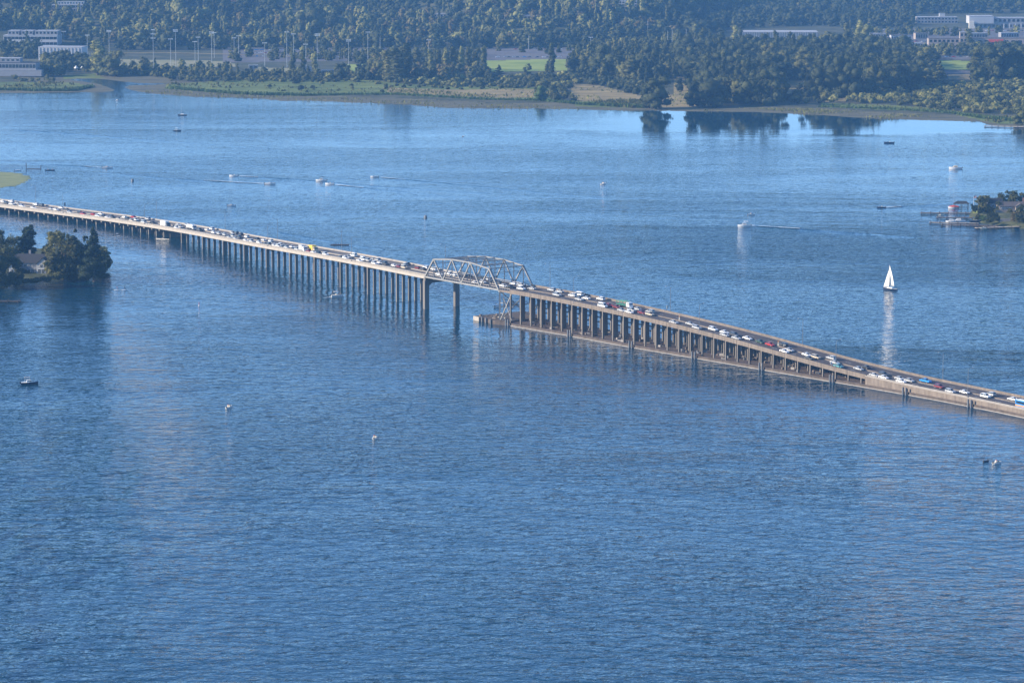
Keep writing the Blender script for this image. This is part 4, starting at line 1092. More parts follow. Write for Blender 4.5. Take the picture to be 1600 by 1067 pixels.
for px, py, ty, kind, mk, wd, lab in NT:
    q = G(px, py); H = (py - ty) / (mpp(q) * 0.992)
    tree(q - Vector((0, 0, .3)), H, kind, mk, lab + ' of the photo' if False else lab, 'bush' if kind == 'shrub' else 'tree', None, wd); spots.append((q.x, q.y, H * .18))
# clearings kept free of trees
BLD = []   # filled by buildings below: (x, y, radius)
def bpt(px, py): q = G(px, py); return q
clear = turf + worn + meadow + [wpoly(p) for p in (
    [(0, 52), (98, 52), (98, 78), (0, 78)], [(58, 72), (135, 72), (135, 98), (58, 98)], [(-10, 92), (66, 92), (66, 124), (-10, 124)],
    [(1148, 48), (1282, 48), (1282, 66), (1148, 66)], [(1425, 22), (1640, 22), (1640, 52), (1425, 52)], [(1140, 56), (1290, 56), (1290, 67), (1140, 67)], [(1360, 57), (1640, 58), (1640, 79), (1360, 78)], [(355, 97), (540, 95), (540, 117), (355, 117)],
    [(80, 10), (134, 10), (134, 22), (80, 22)], [(662, 22), (707, 22), (707, 31), (662, 31)], [(798, 24), (840, 24), (840, 33), (798, 33)], [(960, 2), (995, 2), (995, 16), (960, 16)], [(1240, 12), (1260, 12), (1260, 20), (1240, 20)],
    [(100, 110), (265, 122), (265, 133), (100, 131)])]
def scatter(zones):
    out = []; grid = {}
    for pxs, spc, n_try, h0, h1, kinds, region in zones:
        pol = wpoly(pxs) if not isinstance(pxs, np.ndarray) else pxs
        lo, hi = pol.min(0), pol.max(0); pts = lo + NR.rand(n_try, 2) * (hi - lo)
        ok = inside(pol, pts[:, 0], pts[:, 1])
        for c in clear: ok &= ~inside(c, pts[:, 0], pts[:, 1])
        ok &= inside(land, pts[:, 0], pts[:, 1])
        for x, y in pts[ok]:
            cx, cy = int(x // 20), int(y // 20); bad = False
            for i in (-1, 0, 1):
                for j in (-1, 0, 1):
                    for (a, b, r_) in grid.get((cx + i, cy + j), ()):
                        if (a - x) ** 2 + (b - y) ** 2 < (spc * .5 + r_ * .5) ** 2: bad = True; break
                    if bad: break
                if bad: break
            if bad or any((a - x) ** 2 + (b - y) ** 2 < (c + spc * .3) ** 2 for a, b, c in spots): continue
            grid.setdefault((cx, cy), []).append((x, y, spc))
            kind, mk = kinds[NR.randint(len(kinds))]; H = NR.uniform(h0, h1) * (1.15 if kind in ('poplar', 'conifer') else 1)
            out.append((x, y, H, kind, mk, region))
    return out
RD, RM, RP, BD, PD, PM, CN, RA = ('round', 'leaf_dark'), ('round', 'leaf_mid'), ('round', 'leaf_pale'), ('broad', 'leaf_dark'), ('poplar', 'leaf_dark'), ('poplar', 'leaf_mid'), ('conifer', 'needle'), ('round', 'leaf_autumn')
PP_ = ('poplar', 'leaf_pale')
BM, SM_, SP_, SA = ('broad', 'leaf_mid'), ('shrub', 'leaf_mid'), ('shrub', 'leaf_pale'), ('shrub', 'leaf_dark')
Z = [
 ([(1060, 88), (1130, 86), (1300, 84), (1350, 84), (1390, 85), (1440, 105), (1460, 122), (1440, 140), (1330, 155), (1290, 150), (1275, 126), (1215, 124), (1210, 165), (1130, 163), (1060, 120)], 16, 5000, 20, 31, [BD, RD, RD, BD, RM, PD], 'right wood'),
 ([(900, 92), (1040, 82), (1070, 110), (1060, 125), (1000, 133), (930, 122), (890, 118)], 13, 1600, 14, 23, [RD, RM, PD, PM, RD], 'central wood'),
 ([(1470, 80), (1640, 80), (1640, 92), (1530, 92)], 12, 500, 10, 16, [RM, RD], 'grove by the right-hand field'),
 ([(1528, 92), (1660, 92), (1660, 130), (1528, 130)], 14, 900, 18, 26, [RD, BD, RM], 'grove by the right-hand field'),
 ([(1380, 78), (1530, 80), (1530, 88), (1380, 88)], 12, 700, 8, 13, [RM, RD, RP], 'grove by the right-hand field'),
 ([(560, 98), (760, 108), (770, 128), (560, 126)], 12, 1000, 10, 16, [RM, RD, RD, RA], 'tree belt behind the marsh'),
 ([(190, 100), (470, 112), (560, 112), (560, 126), (400, 124), (190, 119)], 13, 1100, 7, 12, [RM, RD, PM, RP], 'tree belt behind the marsh'),
 ([(0, 70), (60, 78), (130, 96), (150, 112), (100, 118), (62, 120), (66, 92), (0, 92)], 12, 900, 12, 19, [RD, RM, BD], 'trees round the left buildings'),
 ([(440, 84), (760, 86), (760, 97), (580, 98), (440, 92)], 12, 700, 8, 12, [RM, PM, RD], 'tree belt behind the marsh'),
 ([(860, 62), (1060, 62), (1060, 74), (860, 74)], 12, 900, 10, 15, [RM, RP, RD], 'trees behind the car parks'),
 ([(960, 74), (1140, 70), (1080, 92), (1000, 92)], 14, 800, 12, 18, [RM, PM, RD], 'trees behind the car parks'),
 ([(1130, 67), (1310, 62), (1350, 80), (1300, 84), (1130, 86)], 17, 700, 8, 13, [RM, RD, RP, PM], 'trees behind the car parks'),
 ([(1360, 52), (1520, 50), (1520, 62), (1360, 64)], 16, 300, 8, 13, [RM, RD], 'trees behind the car parks'),
]
SZ = [
 ([(1280, 142), (1400, 136), (1460, 138), (1600, 128), (1660, 130), (1660, 182), (1540, 178), (1470, 172), (1400, 164), (1290, 160)], 8.0, 2600, 5, 9, [SM_, SP_, SA, SP_], 'right-hand thicket'),
 ([(830, 120), (930, 120), (1010, 134), (1010, 152), (900, 152), (890, 132), (830, 136)], 9, 900, 5, 9, [SM_, SA, SA], 'central thicket'),
 ([(780, 136), (900, 138), (905, 158), (840, 157), (835, 146), (780, 144)], 10, 260, 4, 7, [SM_, SA, SM_], 'bushes by the small meadow'),
 ([(905, 146), (1010, 146), (1015, 156), (950, 157)], 12, 160, 4, 7, [SA, SM_], 'bushes by the small meadow'),
 ([(600, 133), (780, 137), (780, 142), (600, 140)], 12, 200, 3, 5, [SA, SM_], 'thicket behind the marsh'),
 ([(0, 119), (66, 119), (66, 124), (0, 124)], 9, 90, 5, 8, [SM_, SP_], 'bushes round the inlet'),
 ([(1200, 150), (1300, 153), (1300, 162), (1180, 164)], 10, 160, 5, 9, [SA, SM_], 'right-hand thicket'),
 ([(560, 120), (780, 124), (900, 118), (900, 138), (780, 138), (620, 132)], 8.5, 1400, 4, 8, [SM_, SA, SP_], 'thicket behind the marsh'),
 ([(190, 116), (560, 118), (560, 129), (400, 128), (190, 127)], 8.5, 1100, 3.5, 7, [SM_, SA], 'thicket behind the marsh'),
 ([(150, 112), (275, 114), (275, 124), (150, 121)], 8, 300, 6, 10, [SM_, SA, SP_], 'bushes round the inlet'),
 ([(5, 112), (50, 110), (55, 122), (5, 124)], 8, 160, 6, 9, [SM_, SP_], 'bushes round the inlet'),
 ([(30, 124), (85, 122), (85, 128), (30, 128)], 9, 60, 3, 6, [SM_], 'bushes round the inlet'),
 ([(835, 146), (880, 144), (880, 157), (838, 158)], 8, 70, 5, 8, [SA, SM_], 'bushes by the small meadow'),
 ([(300, 128), (620, 130), (760, 140), (620, 146), (300, 140)], 40, 90, 2, 4.5, [SA, SM_], 'scattered marsh bushes'),
]
hill_poly = np.array([[-620, 3860], [120, 3910], [260, 4230], [420, 4640], [760, 4760], [950, 5400], [-800, 4900]])
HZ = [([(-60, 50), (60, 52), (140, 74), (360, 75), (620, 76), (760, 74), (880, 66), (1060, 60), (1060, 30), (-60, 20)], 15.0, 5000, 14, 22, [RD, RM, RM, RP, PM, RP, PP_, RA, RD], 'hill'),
      (hill_poly, 19, 9000, 15, 27, [RD, RD, CN, RD, CN, BD, PD, BD, RD, BD, RM], 'hill'),  # mostly dark kinds: the hill's terrain shade is put into the leaf colours
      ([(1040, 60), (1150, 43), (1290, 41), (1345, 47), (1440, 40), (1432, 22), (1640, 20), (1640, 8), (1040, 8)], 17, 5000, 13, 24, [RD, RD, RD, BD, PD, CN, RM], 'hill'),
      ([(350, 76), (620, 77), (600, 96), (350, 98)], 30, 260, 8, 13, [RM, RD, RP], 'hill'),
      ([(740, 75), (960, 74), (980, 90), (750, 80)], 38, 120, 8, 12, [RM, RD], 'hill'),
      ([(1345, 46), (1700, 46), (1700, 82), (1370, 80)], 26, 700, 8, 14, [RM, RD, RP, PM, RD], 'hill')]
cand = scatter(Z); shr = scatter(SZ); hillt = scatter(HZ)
# the largest-showing become things of their own, the rest one mass per wood
cand.sort(key=lambda c: -(c[2] * 3400 / c[1]) + (c[1] - 2930) * 0.0085)
indiv, rest = cand[:212], cand[212:]
KL = {'round': 'rounded', 'broad': 'wide spreading', 'poplar': 'upright', 'conifer': 'pointed'}
ML = {'leaf_dark': 'dark green', 'leaf_mid': 'mid green', 'leaf_pale': 'pale green', 'leaf_autumn': 'brownish', 'needle': 'deep green', 'leaf_hedge': 'bright green'}
for x, y, H, kind, mk, reg in indiv:
    g = '%s %s trees in the %s' % (ML[mk], KL[kind], reg) if not reg.startswith('tree') else '%s %s trees among the %s' % (ML[mk], KL[kind], reg)
    tree((x, y, float(ground_z(x, y)) - .4), H, kind, mk, g.replace(' trees ', ' tree ', 1), 'tree', g, rnd.uniform(.95, 1.3))
shr.sort(key=lambda c: c[1] - 30 * c[2])
for x, y, H, kind, mk, reg in shr[:280]:
    g = '%s bushes of the %s' % (ML[mk], reg)
    tree((x, y, float(ground_z(x, y)) - .3), H, kind, mk, '%s rounded bush in the %s' % (ML[mk], reg), 'bush', g, rnd.uniform(.8, 1.15))
def mass(name, lst, label, mk_force=None, cat=None):
    by = {}
    for c in lst: by.setdefault(0, []).append(c)
    Vs, Ts, Ti, Mi = [], [], [], []; o = 0; mks = sorted({c[4] for c in lst})
    for x, y, H, kind, mk, reg in lst:
        V_, T_ = FARLIB[kind, NR.randint(4)]; a = NR.rand() * 6.28; w_ = H * NR.uniform(.95, 1.35)
        ca, sa = math.cos(a), math.sin(a)
        Q = np.stack([x + (V_[:, 0] * ca - V_[:, 1] * sa) * w_, y + (V_[:, 0] * sa + V_[:, 1] * ca) * w_, float(ground_z(x, y)) - .5 + V_[:, 2] * H], 1)
        Vs.append(Q); Ts.append(T_ + o); o += len(V_); Ti.append(np.full(len(V_), NR.rand())); Mi.append(np.full(len(T_), mks.index(mk)))
    me = np_mesh(name, np.vstack(Vs), np.vstack(Ts), [M[k] for k in mks], np.concatenate(Mi), np.concatenate(Ti))
    tag(link(name, me), label, cat or 'wood', None, 'stuff')
mass('hillside_wood', hillt, 'dense dark wood covering the hillside along the top of the photo')
mass('shore_wood', rest, 'mass of trees filling the woods between the marsh and the car parks')
if len(shr) > 280: mass('thicket', shr[280:], 'mass of low bushes filling the shore thickets', cat='thicket')
print('TREES', len(cand), len(shr), len(hillt))
# reed fringe and sedge tufts along the marsh edge
def tufts(name, n, poly_px, h, label, m='reeds', seed=3):
    rs = np.random.RandomState(seed); out = []
    A = np.array([tuple(G(x, y))[:2] for x, y in poly_px]); L_ = np.r_[0, np.cumsum(np.hypot(*np.diff(A, axis=0).T))]
    s_ = rs.rand(n) * L_[-1]; X = np.interp(s_, L_, A[:, 0]) + rs.randn(n) * 1.5; Y = np.interp(s_, L_, A[:, 1]) + rs.exponential(3.5, n) + 1
    Hh = h * (.5 + rs.rand(n)); a = rs.rand(n) * 3.14; w_ = .8 + rs.rand(n) * 1.4
    zz = np.full(n, 0.3)
    V_ = np.stack([np.stack([X - w_ * np.cos(a), Y - w_ * np.sin(a), zz], 1), np.stack([X + w_ * np.cos(a), Y + w_ * np.sin(a), zz], 1), np.stack([X + rs.randn(n) * .5, Y + rs.randn(n) * .5, zz + Hh + .3], 1)], 1).reshape(-1, 3)
    tag(link(name, np_mesh(name, V_, np.arange(3 * n).reshape(-1, 3), [M[m]])), label, 'reeds', None, 'stuff')
tufts('reed_fringe', 5200, [(262, 137), (300, 141), (375, 146.5), (480, 149.5), (560, 148.5), (620, 148.5), (760, 156.5), (840, 158), (905, 163), (1010, 168)], 2.4, 'tall green reeds edging the marsh in the middle', 'leaf_hedge')
tufts('reed_fringe', 1500, [(-40, 139.5), (0, 140), (60, 141), (112, 141), (140, 135)], 2.2, 'tall green reeds edging the marsh at the left', 'leaf_hedge', 4)
tufts('reed_fringe', 2600, [(1285, 168), (1400, 172), (1480, 177), (1540, 184), (1600, 190)], 2.0, 'green reeds edging the right-hand thicket', 'leaf_hedge', 5)

def clumps(name, polys, n, h, m, label, seed, thr=.1):
    rs = np.random.RandomState(seed); A = [], []; tot = 0; XS, YS = [], []
    for p_ in polys:
        lo, hi = p_.min(0), p_.max(0); q = lo + rs.rand(n, 2) * (hi - lo)
        nz_ = np.sin(q[:, 0] / 17 + 2 * np.sin(q[:, 1] / 31)) + np.sin(q[:, 1] / 23 + q[:, 0] / 41) + .6 * rs.randn(n)
        k = inside(p_, q[:, 0], q[:, 1]) & inside(land, q[:, 0], q[:, 1]) & (nz_ > thr); XS.append(q[k, 0]); YS.append(q[k, 1])
    X, Y = np.concatenate(XS), np.concatenate(YS); n = len(X); H_ = h * (.35 + rs.rand(n) ** 2); V_ = []
    for j in range(2):
        a = rs.rand(n) * 3.14; w_ = H_ * (.5 + .6 * rs.rand(n))
        V_.append(np.stack([np.stack([X - w_ * np.cos(a), Y - w_ * np.sin(a), 0 * X + .4], 1), np.stack([X + w_ * np.cos(a), Y + w_ * np.sin(a), 0 * X + .4], 1), np.stack([X + rs.randn(n) * .4, Y + rs.randn(n) * .4, H_ + 1.2], 1)], 1).reshape(-1, 3))
    V_ = np.vstack(V_); tag(link(name, np_mesh(name, V_, np.arange(len(V_)).reshape(-1, 3), [M[m]], tint=np.repeat(rs.rand(len(V_) // 3), 3))), label, 'marsh plants', None, 'stuff')
mud_c = wpoly([(200, 134), (265, 133), (300, 143), (480, 152), (620, 152), (760, 160), (900, 165), (1010, 170), (1010, 173), (880, 171), (650, 165), (480, 158), (230, 146)])
clumps('marsh_tufts', [reed[0], reed[1], reed[2], reed[3]], 3600, 2.0, 'leaf_mid', 'dark tufts of sedge scattered over the green marsh', 21, .2)
clumps('marsh_tufts', [meadow[0], meadow[1], meadow[2]], 1700, 1.8, 'leaf_pale', 'olive tufts scattered over the dry meadow by the shore', 22, .4)
clumps('marsh_tufts', [mud_c, wpoly([(1100, 168), (1285, 170), (1480, 182), (1540, 190), (1480, 188), (1270, 179), (1100, 174)])], 9000, .8, 'leaf_pale', 'straw-coloured water plants along the muddy shallows', 23, .0)

# ------------------------------------------------------------------ far buildings
def block(r, x0, x1, y0, y1, z0, z1, wall, roof='roof_pale', rows_=0, cols=0, wname='window', band=False, lip=0.4):
    mb = MB(); mb.box(((x0 + x1) / 2, (y0 + y1) / 2, (z0 + z1) / 2), (x1 - x0, y1 - y0, z1 - z0), M[wall]); mb.build('wall', r)
    mb = MB(); mb.box(((x0 + x1) / 2, (y0 + y1) / 2, z1 + .2), (x1 - x0 + lip, y1 - y0 + lip, .4), M[roof]); mb.build('roof', r)
    hh = (z1 - z0) / max(rows_, 1); ww = (x1 - x0) / max(cols, 1)
    for i in range(rows_):
        zc = z0 + (i + .55) * hh
        if band:
            f = MB(); f.box(((x0 + x1) / 2, y0 - .05, zc), (x1 - x0 - 1.2, .12, hh * .48), M['glass']); o = f.build(wname + '_band', r)
            mb = MB()
            for k in range(1, cols): mb.box((x0 + k * ww, y0 - .13, zc), (.25, .1, hh * .5), M['wall_white'])
            mb.build('mullion', o)
        else:
            for k in range(cols):
                f = MB(); f.box((x0 + (k + .5) * ww, y0 - .04, zc), (ww * .55, .12, hh * .5), M['glass']); f.build(wname, r)
def building(px, py, rz, label, name='building'):
    q = G(px, py); return empty(name, q - Vector((0, 0, .3)), rz, label, 'building')
r = building(47, 73, -.06, 'long white sports building with a boxy glazed upper floor behind the left trees')
block(r, -33, 34, 0, 30, 0, 13.5, 'wall_white', 'roof_pale', 2, 14, band=True)
for k, x in enumerate((-28, -11, 6, 20)): block(r, x, x + 14, 3, 24, 13.95, 19, 'wall_grey', 'roof_pale', 1, 3)
r = building(96, 95, -.12, 'pale two-level hall with tall ribbed wall right of the white sports building')
block(r, -27, 24, 0, 26, 0, 15.5, 'wall_white', 'roof_pale', 0, 0)
for k in range(12): mb = MB(); mb.box((-25 + k * 4.2, -.25, 7.5), (.5, .5, 14.6), M['wall_grey']); mb.build('rib', r)
r = building(30, 119, -.08, 'low grey boathouse with a dark window band and pale base at the left edge')
block(r, -26, 24, 0, 22, 0, 6, 'wall_grey', 'roof_pale', 0, 0)
block(r, -26, 18, 1, 20, 6.45, 14, 'wall_grey', 'roof_dark', 1, 12, band=True)
block(r, -26, 0, 5, 18, 14.45, 18.5, 'wall_grey', 'roof_pale', 1, 5)
r = building(107, 19, 0, 'white-roofed long building half hidden in the hillside trees at the top left')
block(r, -22, 22, 0, 16, 0, 9, 'wall_grey', 'roof_pale', 2, 14); block(r, -18, 20, 3, 14, 9.45, 13, 'wall_white', 'roof_pale', 1, 10)
r = building(685, 28, 0, 'low white building in the dark hillside above the middle of the shore')
block(r, -19, 19, 0, 14, 0, 5, 'wall_white', 'roof_pale', 1, 9)
r = building(819, 32, 0, 'flat pale building in the hillside trees right of the low white one')
block(r, -26, 24, 0, 14, 0, 6, 'wall_grey', 'roof_pale', 1, 10)
r = building(978, 15, 0, 'white apartment block with rows of dark windows at the top of the photo')
block(r, -14, 15, 0, 14, 0, 15, 'wall_white', 'roof_pale', 4, 7)
r = building(352, 14, 0, 'brick apartment block dimly seen on the hill at the top left')
block(r, -17, 17, 0, 14, 0, 17, 'wall_brick', 'roof_brown', 5, 8)
r = building(1251, 18, .1, 'small white house alone high on the dark right hillside', 'house')
block(r, -6, 6, 0, 8, 0, 7, 'wall_white', 'roof_pale', 2, 3)
r = building(1213, 62, -.03, 'very long shed with a flat white roof and finned wall behind the right wood')
block(r, -54, 54, 0, 45, 0, 9.5, 'wall_grey', 'roof_pale', 0, 0)
for k in range(36): mb = MB(); mb.box((-52.5 + k * 3, -.3, 4.6), (.7, .6, 9.0), M['wall_white']); mb.build('fin', r)
r = building(1557, 45, .0, 'large white shop with a tall lit corner pier at the top right')
block(r, -38, -4, 0, 30, 7, 17, 'wall_white', 'roof_pale', 0, 0); block(r, -3.9, 52, 4, 30, 7, 14.5, 'wall_grey', 'roof_pale', 1, 9); block(r, -30, 52, 3, 28, 0, 6.9, 'wall_grey', 'roof_pale', 1, 14)
mb = MB(); mb.box((-35, -1, 5), (7, 5, 10), M['cream']); mb.build('corner_pier', r)
for k in range(4): mb = MB(); mb.box((10 + k * 8, -1, 3.5), (1.4, 1.4, 7), M['wall_white']); mb.build('pillar', r)
r = building(1466, 37, .0, 'grey low shop block left of the large white shop')
block(r, -30, 28, 0, 22, 0, 9, 'wall_grey', 'roof_pale', 2, 12); block(r, 2, 10, 4, 10, 9.45, 14, 'cream' if False else 'wall_white', 'roof_pale')
r = building(1484, 76, -.03, 'tan brick shop row with a square tower at the right')
block(r, -26, 22, 0, 20, 0, 12, 'wall_tan', 'roof_brown', 2, 9); block(r, 12, 21, -2, 7, 0, 20, 'wall_tan', 'roof_pale', 3, 2)
r = building(1566, 76, -.05, 'long tan shop row with big doorways at the right edge')
block(r, -40, 50, 0, 22, 0, 12.5, 'wall_tan', 'roof_grey' if False else 'roof_brown', 1, 11, 'doorway')
mb = MB(); mb.box((-8, -.2, 9.5), (18, .5, 3.5), M['canvas_red']); mb.build('awning', r)
for i, (px, py, w_, h_, d_) in enumerate(((1385, 72, 16, 5, 'low white shop roof left of the tan tower, leftmost of four'), (1408, 76, 18, 4.5, 'low pale shop, second of four left of the tan tower'), (1432, 75, 16, 6, 'low white shop, third of four left of the tan tower'), (1450, 79, 12, 4, 'low white kiosk nearest the tan shop row'))):
    r = building(px, py, rnd.uniform(-.15, .1), d_); block(r, -w_ / 2, w_ / 2, 0, 10, 0, h_, 'wall_white', 'roof_pale', 1, 5)
for i, (px, py, w_, h_, d_, wm) in enumerate(((1372, 60, 20, 6, 'low blue-grey shop behind the leftmost white shop roof', 'wall_grey'), (1408, 64, 26, 7, 'long low pale shop behind the second white shop roof', 'wall_white'), (1440, 62, 16, 8, 'tan low shop behind the third white shop roof', 'wall_tan'),
        (1530, 62, 22, 8, 'low brown shop behind the long tan shop row, left of two', 'wall_tan'), (1578, 60, 24, 7, 'low grey shop behind the long tan shop row, right of two', 'wall_grey'), (1395, 33, 22, 7, 'small grey building at the wood edge left of the grey shop block', 'wall_grey'), (1190, 30, 14, 6, 'pale hillside house above the long shed', 'wall_white'), (905, 20, 14, 6, 'pale hillside house right of the flat pale building', 'wall_grey'),
        (590, 108, 15, 4.5, 'low pale service building in the tree belt behind the marsh', 'wall_white'))):
    r = building(px, py, rnd.uniform(-.15, .15), d_); block(r, -w_ / 2, w_ / 2, 0, 12, 0, h_, wm, rnd.choice(['roof_pale', 'roof_brown']), 1, int(w_ / 3.2))
for i, (px, py, w_, h_, d_) in enumerate(((479, 114, 11, 5.5, 'small white gabled field shed with a dark opening'), (512, 116, 13, 4.2, 'flat dark dugout shelter right of the white field shed'), (396, 108, 10, 4.0, 'small grey field shelter at the right end of the pale playing field'))):
    r = building(px, py, .1, d_, 'shed'); block(r, -w_ / 2, w_ / 2, 0, 6, 0, h_, 'wall_white' if i == 0 else 'wall_grey', 'roof_pale', 1, 2, 'opening')
    if i == 0: mb = MB(); mb.prism([(-6, h_ + .4), (6, h_ + .4), (0, h_ + 3)], -.3, 6.3, M['roof_pale']); mb.build('gable_roof', r)
for i, px in enumerate((101, 119, 129)):                          # white tents by the inlet
    q = G(px, 110.5); r = empty('tent', q, 0, '%s white pointed tent from the left by the inlet lawn' % nth(i), 'tent', 'white tents by the inlet')
    mb = MB(); mb.tube((0, 0, 2.4), (0, 0, 5.4), 2.6, .1, M['white'], 8); mb.build('canopy', r)
    for k in range(4): mb = MB(); a = math.pi / 4 + k * math.pi / 2; mb.tube((1.9 * math.cos(a), 1.9 * math.sin(a), 0), (1.9 * math.cos(a), 1.9 * math.sin(a), 2.5), .08, .08, M['grey_metal'], 5); mb.build('leg', r)

# ------------------------------------------------------------------ field floodlights
FLD = [(100, 50, 68, 1), (137, 56, 92, 1), (171, 49, 96, 2), (240, 48, 113, 3), (267, 62, 104, 1), (275, 48, 106, 2), (305, 66, 99, 1), (310, 59, 97, 1), (331, 51, 101, 2), (335, 52, 91, 1), (366, 60, 84, 1), (373, 57, 90, 1),
       (414, 68, 112, 1), (448.5, 51, 106, 1), (459, 54, 103, 1), (478, 70, 104, 1), (496, 54, 107, 2), (545, 63, 114, 2), (575, 51, 97, 1), (594, 58, 84, 0), (670, 63, 86, 1), (826, 56, 78, 0), (923, 59, 84, 1), (1012, 33, 60, 0),
       (1043, 49, 89, 0), (1050, 45, 88, 0), (1062, 62, 92, 0), (1072, 46, 83, 0), (1098, 33, 48, 0), (1182, 55, 70, 0)]
for i, (px, ty, by, hd_) in enumerate(FLD):
    q = G(px, by); H = (by - ty) / mpp(q)
    near = 'left' if px < 400 else ('middle' if px < 800 else 'right')
    j = sum(1 for f in FLD[:i] if (('left' if f[0] < 400 else ('middle' if f[0] < 800 else 'right')) == near))
    r = empty('floodlight_mast', q, 0, 'sports floodlight mast, %s pole from the left in the %s third' % (nth(j), near) if hd_ else 'bare tall pole, %s pole from the left in the %s third' % (nth(j), near), 'light mast', 'masts on the far shore')
    mb = MB(); mb.tube((0, 0, 0), (0, 0, H), .32, .2, M['grey_metal'], 7); mb.build('pole', r)
    for k in range(max(hd_, 0)):
        z = H - .5 - k * (1.5 if hd_ < 3 else 4.5); wd = 5.2 if hd_ < 3 or k else 4.2
        mb = MB(); mb.box((0, 0, z), (wd, .25, .3), M['grey_metal']); mb.build('crossarm', r)
        for x in np.linspace(-wd / 2 + .5, wd / 2 - .5, 4): mb = MB(); mb.box((x, -.3, z + .5), (.9, .5, .8), M['white']); mb.build('floodlight', r)

# ------------------------------------------------------------------ parked cars on the far shore
pk = {}
def parked_mesh():
    mb = MB(); side_loft(mb, KINDS['sedan']['lo'], .88, .83, .6, CM['white']); side_loft(mb, KINDS['sedan']['cab'], .8, .66, .9, M['glass']); side_loft(mb, KINDS['sedan']['roof'], .68, .62, 1.2, CM['white']); return mb.mesh('parked_car')
pkm = {c: None for c in ('white', 'silver', 'dark grey', 'red', 'blue')}
for c in pkm:
    me = parked_mesh(); me.materials[0] = CM[c]; pkm[c] = me
def lot(px0, px1, py, n, lab, ang0=1.57):
    a = G(px0, py); b = G(px1, py)
    for i in range(n):
        if rnd.random() < .2: continue
        q = a.lerp(b, (i + .5 + rnd.uniform(-.15, .15)) / n); q.z = float(ground_z(q.x, q.y)) + .05; c = rnd.choice(['white', 'white', 'silver', 'silver', 'dark grey', 'dark grey', 'red', 'blue'])
        o = link('parked_car', pkm[c], None, q, ang0 + rnd.choice((0, 3.14)) + rnd.uniform(-.06, .06)); o.scale = (1.1, 1.1, 1.1)
        tag(o, '%s car parked %s' % (c, lab), 'car', '%s cars parked %s' % (c, lab))
lot(380, 470, 79, 20, 'in the back row of the left car park', .2); lot(400, 480, 83.5, 18, 'in the second row of the left car park', .1); lot(395, 460, 89, 14, 'in the front row of the left car park')
lot(500, 560, 90, 8, 'on the right of the left car park', .1)
lot(775, 890, 90.5, 19, 'along the front of the central car park', .1); lot(800, 880, 78, 8, 'at the back of the central car park', .1)
lot(1375, 1450, 66, 14, 'before the low white shops', .3); lot(1380, 1470, 47, 16, 'in the strip below the grey shop block', .1); lot(1540, 1600, 49, 9, 'beside the large white shop', .2)
lot(1440, 1530, 90, 8, 'along the road above the right-hand field', 0.0); lot(995, 1035, 30, 6, 'on the uphill road', .3)
road([(985, 27), (1020, 32), (1075, 41), (1110, 47), (1150, 50)], 9, 'road', 'car_park', .4)

# ------------------------------------------------------------------ people
def make_person(pose, shirt, name='person'):
    """one continuous skinned body, pelvis first; returns mesh"""
    if pose == 'stand':
        J = [(0, 0, .95), (0, 0, 1.15), (0, 0, 1.38), (0, .0, 1.52), (0, .02, 1.66), (-.17, 0, 1.42), (-.22, .16, 1.18), (-.10, .36, 1.08), (.17, 0, 1.42), (.24, .14, 1.16), (.12, .36, 1.12),
             (-.1, 0, .88), (-.14, .06, .48), (-.15, -.02, .06), (-.15, .16, .03), (.1, 0, .88), (.14, .06, .48), (.15, -.02, .06), (.15, .16, .03)]
    else:
        J = [(0, 0, .12), (0, 0, .32), (0, .02, .55), (0, .03, .69), (0, .05, .83), (-.17, 0.02, .59), (-.22, .14, .36), (-.12, .38, .34), (.17, 0.02, .59), (.22, .14, .36), (.12, .38, .34),
             (-.1, .05, .12), (-.13, .45, .22), (-.13, .56, -.2), (-.13, .72, -.22), (.1, .05, .12), (.13, .45, .22), (.13, .56, -.2), (.13, .72, -.22)]
    E_ = [(0, 1), (1, 2), (2, 3), (3, 4), (2, 5), (5, 6), (6, 7), (2, 8), (8, 9), (9, 10), (0, 11), (11, 12), (12, 13), (13, 14), (0, 15), (15, 16), (16, 17), (17, 18)]
    R_ = [.14, .13, .15, .06, .105, .075, .05, .035, .075, .05, .035, .10, .065, .045, .04, .10, .065, .045, .04]
    me = bpy.data.meshes.new('skeleton'); me.from_pydata(J, E_, []); o = bpy.data.objects.new('skeleton', me); COL.objects.link(o)
    md = o.modifiers.new('skin', 'SKIN'); sk = me.skin_vertices[0].data
    for i, r_ in enumerate(R_): sk[i].radius = (r_, r_)
    sk[0].use_root = True
    o.modifiers.new('sub', 'SUBSURF').levels = 1
    dg = bpy.context.evaluated_depsgraph_get(); out = bpy.data.meshes.new_from_object(o.evaluated_get(dg))
    bpy.data.objects.remove(o); out.name = 'body'
    out.materials.clear()
    for m in (M['skin'], shirt, M['shorts']): out.materials.append(m)
    neck = 1.5 if pose == 'stand' else .68; hip = .98 if pose == 'stand' else .2
    for p_ in out.polygons:
        c = p_.center; k = 0
        if c.z < neck and c.z > hip and c.y < .2: k = 1
        elif c.z <= hip and (c.z > .45 if pose == 'stand' else c.y < .45): k = 2
        p_.material_index = k; p_.use_smooth = True
    return out
PM_ = {}
def person(loc, rz, pose, shirt, label, cat='person'):
    if (pose, shirt) not in PM_: PM_[pose, shirt] = make_person(pose, M[shirt])
    r = empty('person', loc, rz, label, cat); link('body', PM_[pose, shirt], r)
    hz_ = 1.70 if pose == 'stand' else .87; y_ = 0.0 if pose == 'stand' else .03
    mb = MB(); iv, it = ico(); mb.add([(a * .115, b * .12 + y_, c * .09 + hz_) for a, b, c in iv], [tuple(t) for t in it], M['hair']); mb.build('hair', r)
    return r

